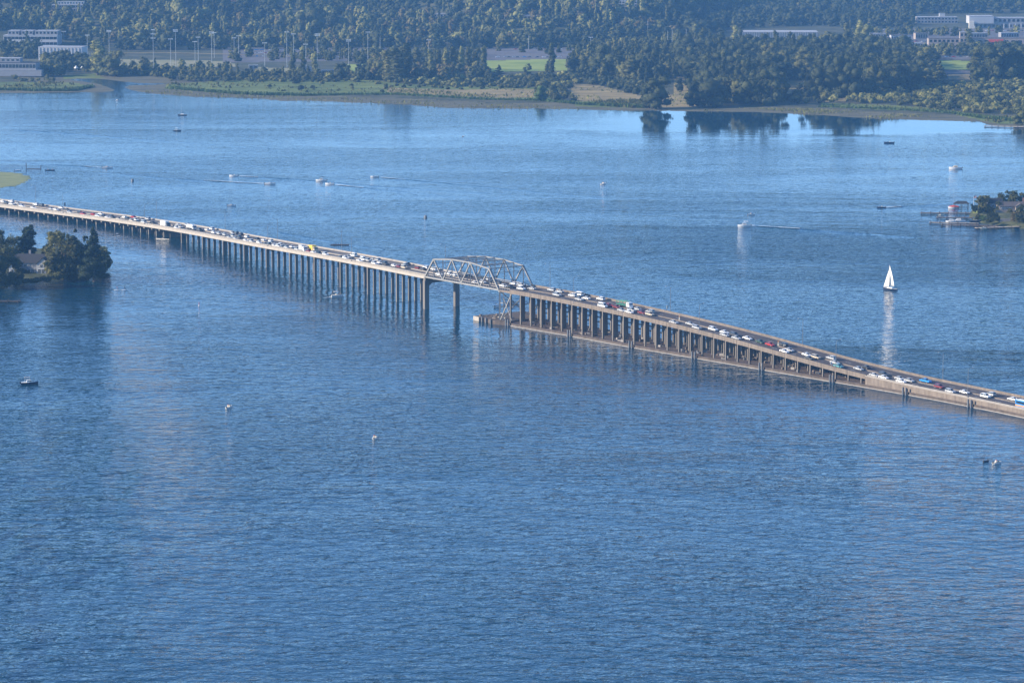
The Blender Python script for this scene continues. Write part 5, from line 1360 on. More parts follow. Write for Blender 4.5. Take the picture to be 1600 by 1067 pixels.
# ------------------------------------------------------------------ boats
def hull_mb(L, B, H, m, deckm, flare=1.0, draft=0.25, n=9, transom=.85):
    mb = MB(); rings = []
    for i in range(n + 1):
        t = i / n; x = -L / 2 + L * t; b = B / 2 * (transom + (1 - transom) * min(1, t * 2.5)) * (1 - max(0, (t - .45) / .55) ** 2.2)
        b = max(b, .02); sh = H * (1 + .35 * t * t); kz = -draft * (1 - t ** 4)
        rings.append([(x + .0, 0, kz), (x, b * .75, kz * .4), (x + .02 * L * t, b, sh), (x + .02 * L * t, -b, sh), (x, -b * .75, kz * .4)])
    mb.sweep(rings, m)
    return mb
def deck_obj(L, B, H, deckm, r, z=0.0, k=.88, n=9, transom=.85):
    vs = []; fs = []
    for i in range(n + 1):
        t = i / n; x = (-L / 2 + L * t) * .98; b = max(.02, k * B / 2 * (transom + (1 - transom) * min(1, t * 2.5)) * (1 - max(0, (t - .45) / .55) ** 2.2)); sh = H * (1 + .35 * t * t) + .03 + z
        vs += [(x, b, sh), (x, -b, sh)]
    for i in range(n): fs.append((2 * i, 2 * i + 1, 2 * i + 3, 2 * i + 2))
    mb = MB(); mb.add(vs, fs, deckm); return mb.build('deck', r)
def motorboat(px, py, L, rz, label, hull='white', deck='cream', cabin=None, top=None, wind=True, z=0.0, people=0, name='motorboat', cat='boat'):
    q = P(px, py, z); r = empty(name, q, rz, label, cat); B = L * .34; H = L * .10 + .08
    hull_mb(L, B, H, M[hull], M[deck]).build('hull', r, smooth=False); deck_obj(L, B, H, M[deck], r)
    if cabin:
        ch = H * 1.3; mb = MB(); x0, x1 = -L * .16, L * .24
        vs = [(x0, -B * .34, H), (x1, -B * .24, H * 1.1), (x1, B * .24, H * 1.1), (x0, B * .34, H), (x0 + .1, -B * .29, H + ch), (x1 - L * .13, -B * .22, H + ch), (x1 - L * .13, B * .22, H + ch), (x0 + .1, B * .29, H + ch)]
        mb.add(vs, [(4, 5, 6, 7), (0, 1, 5, 4), (1, 2, 6, 5), (2, 3, 7, 6), (3, 0, 4, 7)], M[cabin]); mb.build('cabin', r)
        mb = MB(); 
        for y in (-1, 1): mb.bar((x0 + .35, y * B * .325, H + ch * .62), (x1 - L * .10, y * B * .255, H + ch * .62), .08, ch * .35, M['glass'])
        mb.bar((x1 - L * .03, -B * .2, H + ch * .65), (x1 - L * .03, B * .2, H + ch * .65), .3, ch * .4, M['glass']); mb.build('windows', r)
    elif wind:
        mb = MB(); x1 = L * .12; mb.add([(x1, -B * .36, H * 1.1), (x1 + L * .07, -B * .1, H * 1.1), (x1 + L * .07, B * .1, H * 1.1), (x1, B * .36, H * 1.1), (x1 - L * .05, -B * .33, H + .6), (x1, -B * .1, H + .62), (x1, B * .1, H + .62), (x1 - L * .05, B * .33, H + .6)],
                         [(0, 1, 5, 4), (1, 2, 6, 5), (2, 3, 7, 6)], M['glass']); mb.build('windscreen', r)
        for y in (-1, 1): mb = MB(); mb.box((-L * .08, y * B * .2, H + .28), (.55, .5, .55), M['cream']); mb.build('seat', r)
    if top:
        zt = H + (H * 1.3 if cabin else 0) + (1.1 if cabin else 1.75)
        mb = MB(); mb.box((-L * .12, 0, zt), (L * .34, B * .8, .12), M[top], 0, .92); mb.build('bimini_top', r)
        for x in (-L * .26, L * .02):
            for y in (-1, 1): mb = MB(); mb.tube((x, y * B * .36, H), (x * .95, y * B * .34, zt), .035, .03, M['grey_metal'], 5); mb.build('support', r)
    mb = MB(); mb.box((-L * .52, 0, H * .9), (L * .07 + .2, .4, .7), M['black'], 0, .8); mb.build('outboard', r)
    for k in range(people):
        o = Vector((-L * .05 - k * .9, (-1) ** k * .3, H + .1)); o.rotate(Matrix.Rotation(rz, 3, 'Z'))
        person(q + o, rz - math.pi / 2, 'sit', ['shirt_red', 'shirt_white', 'shirt_dark'][k % 3], '%s aboard the %s' % (['person in a red top', 'person in a white top', 'person in dark clothes'][k % 3], ' '.join(label.split()[:8])))
    return r
R180 = math.pi
motorboat(46, 600, 7.2, .22, 'white cabin cruiser with a canvas top lying by itself at the left edge', 'navy', 'white', 'white', 'grey_metal')  # navy hull colour stands in for the shaded side of a white hull
motorboat(358, 637, 4.8, 1.25, 'small white runabout alone in the open water below the viaduct', 'white', 'cream', people=1)
motorboat(586, 685, 5.0, 1.45, 'small white boat seen from its stern in the middle foreground', 'white', 'cream', people=1)
motorboat(1541, 721, 2.6, .6, 'tiny dark inflatable dinghy left of the boat with a red-shirted person', 'navy', 'black', wind=False)
motorboat(1558, 724, 4.4, .7, 'small white open boat carrying a person in red at the lower right', 'white', 'cream', people=2)
motorboat(1163, 354, 8.0, R180 + .1, 'white cabin cruiser heading left with a long wake behind it', 'white', 'cream', 'white', 'white')
motorboat(1174, 336, 4.5, .1, 'low open boat just behind the white cruiser in midlake', 'silver' if False else 'white', 'grey_metal', people=1)
motorboat(1377, 325, 5.5, R180 + .1, 'small dark-sided boat leaving a straight wake towards the right docks', 'navy', 'white')
motorboat(1493, 264, 9.5, R180, 'white cruiser with a dark canopy near the upper right', 'white', 'cream', 'cream', 'black')
motorboat(1389, 224, 8.0, R180, 'low dark launch near the upper right shore', 'navy', 'dark_steel', None, None)
motorboat(943, 288, 5.5, .9, 'small white boat alone in the middle distance', 'white', 'white', people=1)
motorboat(724, 213.5, 3.4, 1.2, 'tiny white dinghy far out left of centre near the marsh', 'white', 'white', wind=False)
motorboat(585, 277, 5.5, R180 + .1, 'white motorboat heading left, rightmost of the row above the viaduct', 'white', 'white')
motorboat(502, 283, 7.5, R180, 'white cruiser with a dark top, upper of the close pair above the viaduct', 'white', 'cream', 'white', 'black')
motorboat(515, 288, 6.0, R180 - .1, 'white speedboat, lower of the close pair above the viaduct', 'white', 'white')
motorboat(422, 288, 7.5, -.1, 'white speedboat running right with foam trailing to its left', 'white', 'white')
motorboat(365, 275.5, 6.0, R180, 'white runabout left of the foaming speedboat', 'white', 'white')
motorboat(168, 263, 7.5, .0, 'pale motorboat running right at the far left of the row', 'white', 'cream', people=2)
motorboat(362, 322, 5.5, .0, 'small white boat anchored just beyond the viaduct', 'white', 'cream')
motorboat(527, 463, 6.5, .35, 'white motorboat passing under the viaduct columns with a small wake', 'white', 'cream', None, 'white')
motorboat(778, 479, 6.5, 1.1, 'white boat half hidden behind the steel support tower', 'white', 'white', 'white')
motorboat(799, 474, 7.0, .0, 'white boat seen between the first columns beyond the support tower', 'white', 'cream')
motorboat(277, 205, 6.0, .0, 'small boat just below the moored sailboat at the upper left', 'navy', 'white', None, 'white')
motorboat(28, 267, 4.5, .2, 'tiny white boat by the lily pads at the left edge', 'white', 'white', wind=False)
motorboat(183, 157.5, 4.0, 1.2, 'tiny white boat at the mouth of the marsh inlet', 'white', 'cream', 'white')
for i, px in enumerate((75, 82)): motorboat(px, 266.5, 3.6, .1, ['left one of two dark kayaks beside the mooring posts', 'right one of two dark kayaks beside the mooring posts'][i], 'navy', 'dark_steel', wind=False, people=1, name='kayak', cat='kayak')
# sailing boat under way
def sailboat(px, py, L, rz, label, sails=True, mast=None):
    q = P(px, py, 0); r = empty('sailboat', q, rz, label, 'sailboat'); B = L * .3; H = .75; mh = mast or L * 1.3
    hull_mb(L, B, H, M['navy'], M['white'], transom=.6).build('hull', r); deck_obj(L, B, H, M['cream'], r, transom=.6)
    mb = MB(); mb.sweep([[(x, -w_, H * 1.1), (x, w_, H * 1.1), (x, w_ * .8, H + h_), (x, -w_ * .8, H + h_)] for x, w_, h_ in ((-L * .15, B * .26, .65), (L * .12, B * .22, .6), (L * .24, B * .12, .25))], M['white']); mb.build('cabin', r)
    mx = L * .1; mb = MB(); mb.tube((mx, 0, H * .9), (mx, 0, mh + H), .09, .06, M['grey_metal'], 8); mb.build('mast', r)
    mb = MB(); mb.tube((mx, 0, H + 1.3), (mx - L * .42, .5 if sails else 0, H + 1.25), .07, .06, M['grey_metal'], 6); mb.build('boom', r)
    if sails:
        def sail(name, pts, bulge, th=.02):
            A_, B_, C_ = [Vector(p) for p in pts]; nrm2 = (B_ - A_).cross(C_ - A_).normalized(); rows2 = []; n = 8
            for i in range(n + 1):
                v = i / n; l = A_.lerp(C_, v); e = B_.lerp(C_, v); e += (e - l).normalized() * .35 * math.sin(math.pi * v) if (e - l).length > .01 else Vector()
                rows2.append([l.lerp(e, u / 5) + nrm2 * (bulge * math.sin(math.pi * u / 5) * (1 - v * .8)) for u in range(6)])
            mb = MB(); vs = [p for r_ in rows2 for p in r_]; fs = [(i * 6 + k, i * 6 + k + 1, (i + 1) * 6 + k + 1, (i + 1) * 6 + k) for i in range(n) for k in range(5)]
            mb.add(vs, fs, M['sail']); o = mb.build(name, r, smooth=True); sm_ = o.modifiers.new('thickness', 'SOLIDIFY'); sm_.thickness = th
        sail('mainsail', ((mx - .12, 0, H + 1.5), (mx - L * .41, .5, H + 1.45), (mx - .12, 0, mh + H - .2)), -.45)
        sail('jib', ((L * .5, 0, H + .5), (mx - .3, .75, H + .9), (mx + .15, 0, mh * .80 + H)), -.4)
        mb = MB(); mb.tube((L * .5, 0, H + .35), (mx, 0, mh * .84 + H), .02, .02, M['grey_metal'], 4); mb.build('forestay', r)
    else:
        mb = MB(); mb.tube((mx, 0, H + 1.42), (mx - L * .42, 0, H + 1.37), .16, .13, M['navy'], 7); mb.build('furled_sail', r)
    return r
sailboat(1391, 453, 8.0, R180 - .62, 'sailboat with two white sails and a dark hull, alone in the right of the lake', mast=12.2)
sailboat(285, 180.5, 8.0, R180, 'bare-masted dark sailboat moored at the upper left of the lake', False, 9.5)
# buoys, rafts, wooden posts
def buoy(px, py, s_, m, label):
    q = P(px, py, 0); mb = MB(); mb.tube((0, 0, -.3), (0, 0, .9 * s_), .9 * s_, .8 * s_, M[m], 12); mb.tube((0, 0, .9 * s_), (0, 0, 1.3 * s_), .35 * s_, .3 * s_, M[m], 8)
    tag(mb.build('buoy', None, q), label, 'buoy')
buoy(207, 283, 1.25, 'dark_steel', 'big dark drum buoy beyond the left part of the viaduct')
buoy(665, 340, 1.3, 'dark_steel', 'dark drum buoy beyond the steel truss')
q = P(311, 478, 0); mb = MB(); mb.tube((0, 0, -.3), (0, 0, 2.0), .12, .1, M['canvas_red'], 8); mb.tube((0, 0, -.2), (0, 0, .4), .4, .35, M['white'], 10); tag(mb.build('marker_buoy', None, q), 'thin red marker buoy standing alone below the left viaduct', 'buoy')
r = empty('log_raft', P(531, 383, 0), 0, 'low dark log raft with birds beyond the viaduct', 'raft')
for k in range(4): mb = MB(); mb.tube((-5.5 + k * .4, k * .6 - .9, .15), (5.5 - k * .3, k * .6 - .9, .15), .3, .25, M['dark_wood'], 7); mb.build('log', r)
for k in range(6): mb = MB(); mb.tube((-3.4 + k * 1.3, .0, .4), (-3.4 + k * 1.3, 0, 1.2), .22, .14, M['black'], 6); mb.build('post_top', r)
for i, (px, h_) in enumerate(((41, 4.2), (64, 2.2))):
    q = P(px, 263.5, 0); mb = MB(); mb.tube((0, 0, -1), (0, 0, h_), .3, .25, M['dark_wood'], 8); tag(mb.build('mooring_post', None, q), ['taller dark mooring post near the lily pads', 'shorter dark mooring post right of the taller one'][i], 'post')
mb = MB(); a_, b_ = P(42, 263.5, .25), P(63, 264, .25); mb.bar(a_, b_, .5, .35, M['dark_wood']); tag(mb.build('log_boom'), 'dark floating log strung between the two mooring posts', 'log')
# paddle boarders
for i, (px, py) in enumerate(((183, 453.5), (194.5, 453.5))):
    q = P(px, py, 0); mb = MB(); rings = []
    for k in range(9):
        t = k / 8; w_ = .38 * math.sin(math.pi * (.06 + .88 * t)) + .02; rings.append([(-1.65 + 3.3 * t, -w_, .08), (-1.65 + 3.3 * t, w_, .08), (-1.65 + 3.3 * t, w_ * .9, .2), (-1.65 + 3.3 * t, -w_ * .9, .2)])
    mb.sweep(rings, M['white']); tag(mb.build('paddleboard', None, q, .1), ['white paddleboard under the left boarder', 'white paddleboard under the right boarder'][i], 'paddleboard')
    person(q + Vector((0, 0, .19)), -1.4, 'stand', ['shirt_red', 'shirt_dark'][i], ['standing paddleboarder in a reddish top right of the left island', 'standing paddleboarder in dark clothes, the right one of the two'][i])
    d = Vector((.12, .36, 1.1)); d.rotate(Matrix.Rotation(-1.4, 3, 'Z')); mb = MB(); mb.tube(d + Vector((-.15, -.1, .55)), d + Vector((.35, .25, -.95)), .02, .02, M['black'], 6); mb.box(d + Vector((.38, .28, -1.05)), (.2, .05, .35), M['black'])
    tag(mb.build('paddle', None, q + Vector((0, 0, .19))), ['paddle held by the left boarder', 'paddle held by the right boarder'][i], 'paddle')
# rowing shell
r = empty('rowing_shell', P(254, 374, 0), -.45, 'long thin pale rowing shell gliding under the left viaduct', 'rowing boat')
mb = MB(); mb.sweep([[(x, -w_, .1), (x, w_, .1), (x, w_ * .8, .36), (x, -w_ * .8, .36)] for x, w_ in ((-4.6, .04), (-2.4, .26), (0, .32), (2.4, .26), (4.6, .04))], M['cream']); mb.build('hull', r)
for y in (-1, 1): mb = MB(); mb.tube((0, y * .3, .45), (-.6, y * 2.2, .15), .03, .03, M['cream'], 5); mb.box((-.7, y * 2.45, .15), (.16, .4, .04), M['white']); mb.build('oar', r)
person(P(254, 374, 0) + Vector((0, 0, .3)), -.45 + math.pi / 2, 'sit', 'shirt_white', 'rower in a white top sitting in the thin rowing shell')
# wakes: low ridges of water and a foam trail
def wake(pts, w_, label, foam=0.0, h=.35):
    h *= .55; foam = min(.9, foam * 2.2)
    A_ = [P(x, y, 0) for x, y in pts]; fine_ = []
    for a, b in zip(A_[:-1], A_[1:]):
        n = max(2, int((b - a).length / 4))
        for k in range(n): fine_.append(a.lerp(b, k / n))
    fine_.append(A_[-1]); rings = []; N_ = len(fine_)
    for i, p_ in enumerate(fine_):
        d = fine_[min(i + 1, N_ - 1)] - fine_[max(i - 1, 0)]; d.normalize(); n = Vector((-d.y, d.x, 0)); f = i / (N_ - 1)
        ww = w_ * (.5 + .8 * f); hh = h * (1 - .75 * f) * (1 + .35 * math.sin(i * .9)) * min(1, i / 3); p_ = p_ + n * rnd.uniform(-.2, .2)
        rings.append([p_ - n * ww + Vector((0, 0, -.05)), p_ - n * ww * .35 + Vector((0, 0, hh)), p_ + n * ww * .35 + Vector((0, 0, hh * .9)), p_ + n * ww + Vector((0, 0, -.05))])
    mb = MB(); mb.sweep(rings, M['water'], closed=False); o = mb.build('boat_wake', smooth=True); tag(o, label, 'wake', None, 'stuff')
    if foam > 0:
        mb = MB(); k = max(3, int(N_ * foam)); q = []
        for i in range(k):
            p_ = fine_[i]; d = fine_[min(i + 1, N_ - 1)] - fine_[max(i - 1, 0)]; d.normalize(); n = Vector((-d.y, d.x, 0)); ww = w_ * .65 * rnd.uniform(.35, 1.1) * (1 - .6 * i / k)
            q.append([p_ - n * ww + Vector((0, 0, h * 1.4 + .05)), p_ + n * ww + Vector((0, 0, h * 1.4 + .05))])
        mb.sweep(q, M['foam'], closed=False); tag(mb.build('foam_trail', smooth=True), label.replace('wake', 'foam'), 'foam', None, 'stuff')
wake([(1172, 353), (1250, 358), (1340, 364), (1430, 371)], 1.8, 'long dark wake stretching right behind the white cruiser', .16, .5)
wake([(1384, 324.5), (1440, 321), (1520, 314)], 1.2, 'wake trailing right of the small dark-sided boat', .1, .35)
wake([(412, 287.5), (380, 286), (280, 280), (150, 270)], 1.6, 'wake trailing left of the foaming speedboat', .16, .4)
wake([(159, 262.5), (110, 259), (0, 253)], 1.4, 'wake trailing left of the leftmost motorboat', .1, .4)
wake([(374, 275.5), (470, 281), (600, 292), (760, 303)], 1.4, 'wake running right from the runabout through the close pair', .05, .35)
wake([(524, 289), (600, 297), (700, 306)], 1.5, 'wake behind the lower boat of the close pair', .14, .35)
wake([(594, 277.5), (700, 287), (860, 302), (960, 312)], 1.3, 'wake stretching right of the rightmost boat in the row', .06, .35)
wake([(517, 464.5), (505, 466)], 1.0, 'short wake ahead of the boat under the viaduct', .9, .2)
wake([(20, 203), (110, 209), (210, 217), (330, 226), (420, 232)], 2.2, 'old dark wake line crossing the upper left of the lake', 0, .35)
wake([(430, 362), (470, 369), (520, 378), (560, 384), (600, 390)], 1.2, 'old dark wake line behind the viaduct', 0, .35)
for i, (px, py) in enumerate(((183, 365), (184, 369))):
    q = P(px, py, .08); mb = MB(); pts = [(1.5 * math.cos(k * .785) * rnd.uniform(.4, 1.1), .9 * math.sin(k * .785) * rnd.uniform(.6, 1.1), 0) for k in range(8)]
    mb.add(pts, [tuple(range(8))], M['foam']); tag(mb.build('foam_patch', None, q), ['upper white foam patch beside the viaduct', 'lower white foam patch beside the viaduct'][i], 'foam', None, 'stuff')

# ------------------------------------------------------------------ lily pads at the left
def island_sheet(name, px, z, m, label=None, lift=0.0, n_in=0, kind='structure', dome=0.0, jag=0.0):
    A_ = np.array([tuple(P(x, y, 0))[:2] for x, y in px]); lo, hi = A_.min(0), A_.max(0); st = max((hi - lo)) / 90
    xs = np.arange(lo[0] - st, hi[0] + st, st); ys = np.arange(lo[1] - st, hi[1] + st, st); X, Y = np.meshgrid(xs, ys)
    J = jag * (np.sin(X / 3.1 + Y / 2.3) + np.sin(X / 1.3 + 2)) if jag else 0
    ins_ = inside(A_, X, Y); Dd = dist_seg(A_, X, Y, True); sdv = np.where(ins_, Dd, -Dd) + J
    Zv = np.clip(sdv * .35, -.8, z) + dome * sm(2, 18, sdv) + (0.06 * NR.randn(*X.shape) if z > .3 else 0) + lift
    idx_ = np.arange(X.size).reshape(X.shape); qd = np.stack([idx_[:-1, :-1], idx_[:-1, 1:], idx_[1:, 1:], idx_[1:, :-1]], -1)
    kp = sdv[:-1, :-1] > (-1.6 * st if z > .3 else 0); me = np_mesh(name, np.stack([X.ravel(), Y.ravel(), Zv.ravel()], 1), qd[kp], [M[m]], smooth=True)
    o = link(name, me); tag(o, label, None, None, kind); return o
island_sheet('lily_pads', [(-120, 268), (-40, 268), (10, 269.5), (30, 271), (44, 275), (50, 279), (40, 286), (25, 291), (0, 293.5), (-120, 297)], .12, 'lily', None, jag=1.0)

# ------------------------------------------------------------------ left island with the white-gabled house
isl = [(-260, 470), (-60, 452), (0, 447), (40, 443.5), (72, 438), (100, 437), (122, 437), (142, 434.5), (158, 427), (172, 418), (177, 409), (172, 401), (150, 394), (100, 390), (0, 392), (-260, 396)]
island_sheet('island', isl, 1.3, 'island_soil', dome=.8)
def I(px, py): return P(px, py, 1.9)
island_sheet('lawn', [(36, 434), (42, 430), (60, 431), (78, 433), (77, 437.5), (60, 435.5), (50, 434.5)], 2.1, 'lawn', lift=.35)
island_sheet('lawn', [(150, 411), (160, 409.5), (168, 411), (158, 413)], 2.1, 'lawn', lift=.3)
def gable(r, x0, x1, y0, y1, z0, z1, rise, wall, roof, axis='x', eave=.5, rname='roof'):
    mb = MB(); mb.box(((x0 + x1) / 2, (y0 + y1) / 2, (z0 + z1) / 2), (x1 - x0, y1 - y0, z1 - z0), M[wall])
    if axis == 'x':
        ym = (y0 + y1) / 2; mb.add([(x0, y0, z1), (x0, y1, z1), (x0, ym, z1 + rise), (x1, y0, z1), (x1, y1, z1), (x1, ym, z1 + rise)], [(0, 2, 1), (3, 4, 5)], M[wall])
        P_ = [((x0 - eave, y0 - eave, z1 - .1), (x1 + eave, y0 - eave, z1 - .1), (x1 + eave, ym, z1 + rise + .12), (x0 - eave, ym, z1 + rise + .12)), ((x0 - eave, y1 + eave, z1 - .1), (x1 + eave, y1 + eave, z1 - .1), (x1 + eave, ym, z1 + rise + .12), (x0 - eave, ym, z1 + rise + .12))]
    else:
        xm = (x0 + x1) / 2; mb.add([(x0, y0, z1), (x1, y0, z1), (xm, y0, z1 + rise), (x0, y1, z1), (x1, y1, z1), (xm, y1, z1 + rise)], [(0, 1, 2), (3, 5, 4)], M[wall])
        P_ = [((x0 - eave, y0 - eave, z1 - .1), (x0 - eave, y1 + eave, z1 - .1), (xm, y1 + eave, z1 + rise + .12), (xm, y0 - eave, z1 + rise + .12)), ((x1 + eave, y0 - eave, z1 - .1), (x1 + eave, y1 + eave, z1 - .1), (xm, y1 + eave, z1 + rise + .12), (xm, y0 - eave, z1 + rise + .12))]
    mb.build('wall', r)
    for p_ in P_:
        m2 = MB(); v = [Vector(q) for q in p_]; m2.add([*v, *[q + Vector((0, 0, .22)) for q in v]], [(0, 1, 2, 3), (4, 7, 6, 5), (0, 4, 5, 1), (1, 5, 6, 2), (2, 6, 7, 3), (3, 7, 4, 0)], M[roof]); m2.build(rname, r)
def win(r, x, y, z, w_, h_, m='white'):
    f = MB(); f.box((x, y - .05, z), (w_ + .25, .14, h_ + .25), M[m]); o = f.build('window', r)
    mb = MB(); mb.box((x, y - .13, z), (w_, .06, h_), M['glass']); mb.build('pane', o)
    mb = MB(); mb.box((x, y - .18, z), (.07, .05, h_), M[m]); mb.box((x, y - .18, z), (w_, .05, .07), M[m]); mb.build('glazing_bar', o)
q = I(52, 428); r = empty('house', q, -.10, 'large white-gabled house with a dark roof among the trees on the left island', 'house')
gable(r, -11.5, 12.5, 4, 13, -.3, 5.2, 4.2, 'wall_grey', 'roof_dark')
gable(r, 1.5, 8.5, 1.2, 9, -.3, 5.0, 3.2, 'wall_white', 'roof_dark', 'y', .35)
gable(r, -12.8, -7.5, -1.5, 5, -.3, 3.6, 2.4, 'wall_white', 'roof_dark', 'y', .3)
gable(r, 3, 6.4, 9.2, 13.4, 5.2, 7.6, 1.6, 'wall_white', 'roof_dark', 'y', .3, 'dormer_roof')
for x in (-5.5, -3.2, -.9, 10.5): win(r, x, 4.0, 1.4, 1.3, 1.7); win(r, x, 4.0, 4.0, 1.2, 1.2)
for x in (2.9, 5.0, 7.1): win(r, x, 1.2, 1.3, 1.5, 2.0); 
for x in (3.9, 6.1): win(r, x, 1.2, 4.2, 1.3, 1.3)
for x in (-11.2, -9.1): win(r, x, -1.5, 1.5, 1.3, 1.8)
mb = MB(); mb.box((-4, 9.5, 10.2), (1.1, 1.0, 2.6), M['stone']); mb.build('chimney', r)
mb = MB(); mb.box((10.7, 2.8, 2.6), (3.4, 2.2, .2), M['white']); mb.build('porch_roof', r)
for x in (9.2, 12.2): mb = MB(); mb.tube((x, 1.9, 0), (x, 1.9, 2.6), .1, .1, M['white'], 6); mb.build('porch_post', r)
# patio with stone wall, umbrellas, chairs
r = empty('stone_terrace', P(118, 434.5, 0), 0, 'curved stone terrace wall at the water below the island house', 'terrace')
mb = MB(); ring_ = []
for k in range(13):
    t = k / 12; x = -7 + 14 * t; y = -1.6 * math.sin(math.pi * t); ring_.append([(x, y, -1), (x, y + .6, -1), (x, y + .6, 1.8), (x, y, 1.8)])
mb.sweep(ring_, M['stone']); mb.build('retaining_wall', r)
mb = MB(); vs = [(-7, .55, 1.75), *[(-7 + 14 * k / 12, -1.6 * math.sin(math.pi * k / 12) + .6, 1.75) for k in range(13)], (7, 7, 1.75), (-7, 7, 1.75)]; mb.add(vs[1:], [tuple(range(len(vs) - 1))], M['concrete']); mb.build('paving', r)
for i, px in enumerate((107, 123.5, 129.5)):
    q = P(px, 429.5, 1.76); r = empty('patio_umbrella', q, 0, ['pale green patio umbrella on the left of the stone terrace', 'pale green patio umbrella in the middle of the stone terrace', 'pale green patio umbrella at the right of the stone terrace'][i], 'umbrella', 'umbrellas on the stone terrace')
    mb = MB(); mb.tube((0, 0, 0), (0, 0, 2.6), .04, .04, M['grey_metal'], 6); mb.build('pole', r)
    mb = MB(); n = 8; mb.add([(0, 0, 2.75)] + [(1.35 * math.cos(k * .785), 1.35 * math.sin(k * .785), 2.15) for k in range(8)], [(0, 1 + k, 1 + (k + 1) % 8) for k in range(8)], M['umbrella_green']); o = mb.build('canopy', r); o.modifiers.new('t', 'SOLIDIFY').thickness = .03
for i, px in enumerate((103, 112, 117, 133, 137)):
    q = P(px, 431.3, 1.76); r = empty('garden_chair', q, rnd.uniform(0, 6), 'pale garden chair, %s from the left on the stone terrace' % nth(i), 'chair', 'chairs on the stone terrace')
    mb = MB(); mb.box((0, 0, .42), (.55, .55, .06), M['cream']); mb.build('seat', r); mb = MB(); mb.box((0, .27, .75), (.55, .06, .6), M['cream']); mb.build('backrest', r)
    for a, b in ((-1, -1), (1, -1), (1, 1), (-1, 1)): mb = MB(); mb.box((a * .24, b * .24, .2), (.05, .05, .4), M['cream']); mb.build('leg', r)
def dock(pts, w_, m, label, z=.8, piles=True, plank=1.2):
    A_ = [P(x, y, z) for x, y in pts]; r = empty('dock', (0, 0, 0), 0, label, 'dock'); tot = 0
    for a, b in zip(A_[:-1], A_[1:]):
        d = (b - a); L_ = d.length; d.normalize(); n = Vector((-d.y, d.x, 0)); k = 0.0; rz = math.atan2(d.y, d.x)
        mb = MB(); mb.bar(a + n * (w_ * .4) + Vector((0, 0, -.3)), b + n * (w_ * .4) + Vector((0, 0, -.3)), .25, .35, M['dark_wood']); mb.bar(a - n * (w_ * .4) + Vector((0, 0, -.3)), b - n * (w_ * .4) + Vector((0, 0, -.3)), .25, .35, M['dark_wood']); mb.build('beam', r)
        pm = MB(); pm.box((0, 0, 0), (plank * .94, w_, .14), M[m]); pme = pm.mesh('plank'); 
        while k < L_ - plank * .5: c = a + d * (k + plank / 2); link('plank', pme, r, (c.x, c.y, z + rnd.uniform(-.02, .02)), rz); k += plank
        if piles:
            k = 1.0; pl = MB(); pl.tube((0, 0, -1.2), (0, 0, z + .9), .18, .16, M['dark_wood'], 7); plm = pl.mesh('pile')
            while k < L_:
                for s_ in (-1, 1): c = a + d * k + n * (s_ * (w_ / 2 + .15)); link('pile', plm, r, (c.x, c.y, 0))
                k += 5.5
    return r
dock([(-40, 469), (32, 470.5)], 2.6, 'dark_wood', 'dark timber dock with posts in the water at the left edge')
def itree(px, by, ty, kind, mk, wd, lab, leaf=.55):
    q = P(px, by, 1.8); H = (by - ty) / mpp(q); n = int(min(12000, 5200 * wd * (H / 14)))
    tree(q - Vector((0, 0, .3)), H, kind, mk, lab, 'bush' if kind == 'shrub' else 'tree', None, wd, fine=(n, leaf * .52 / H))
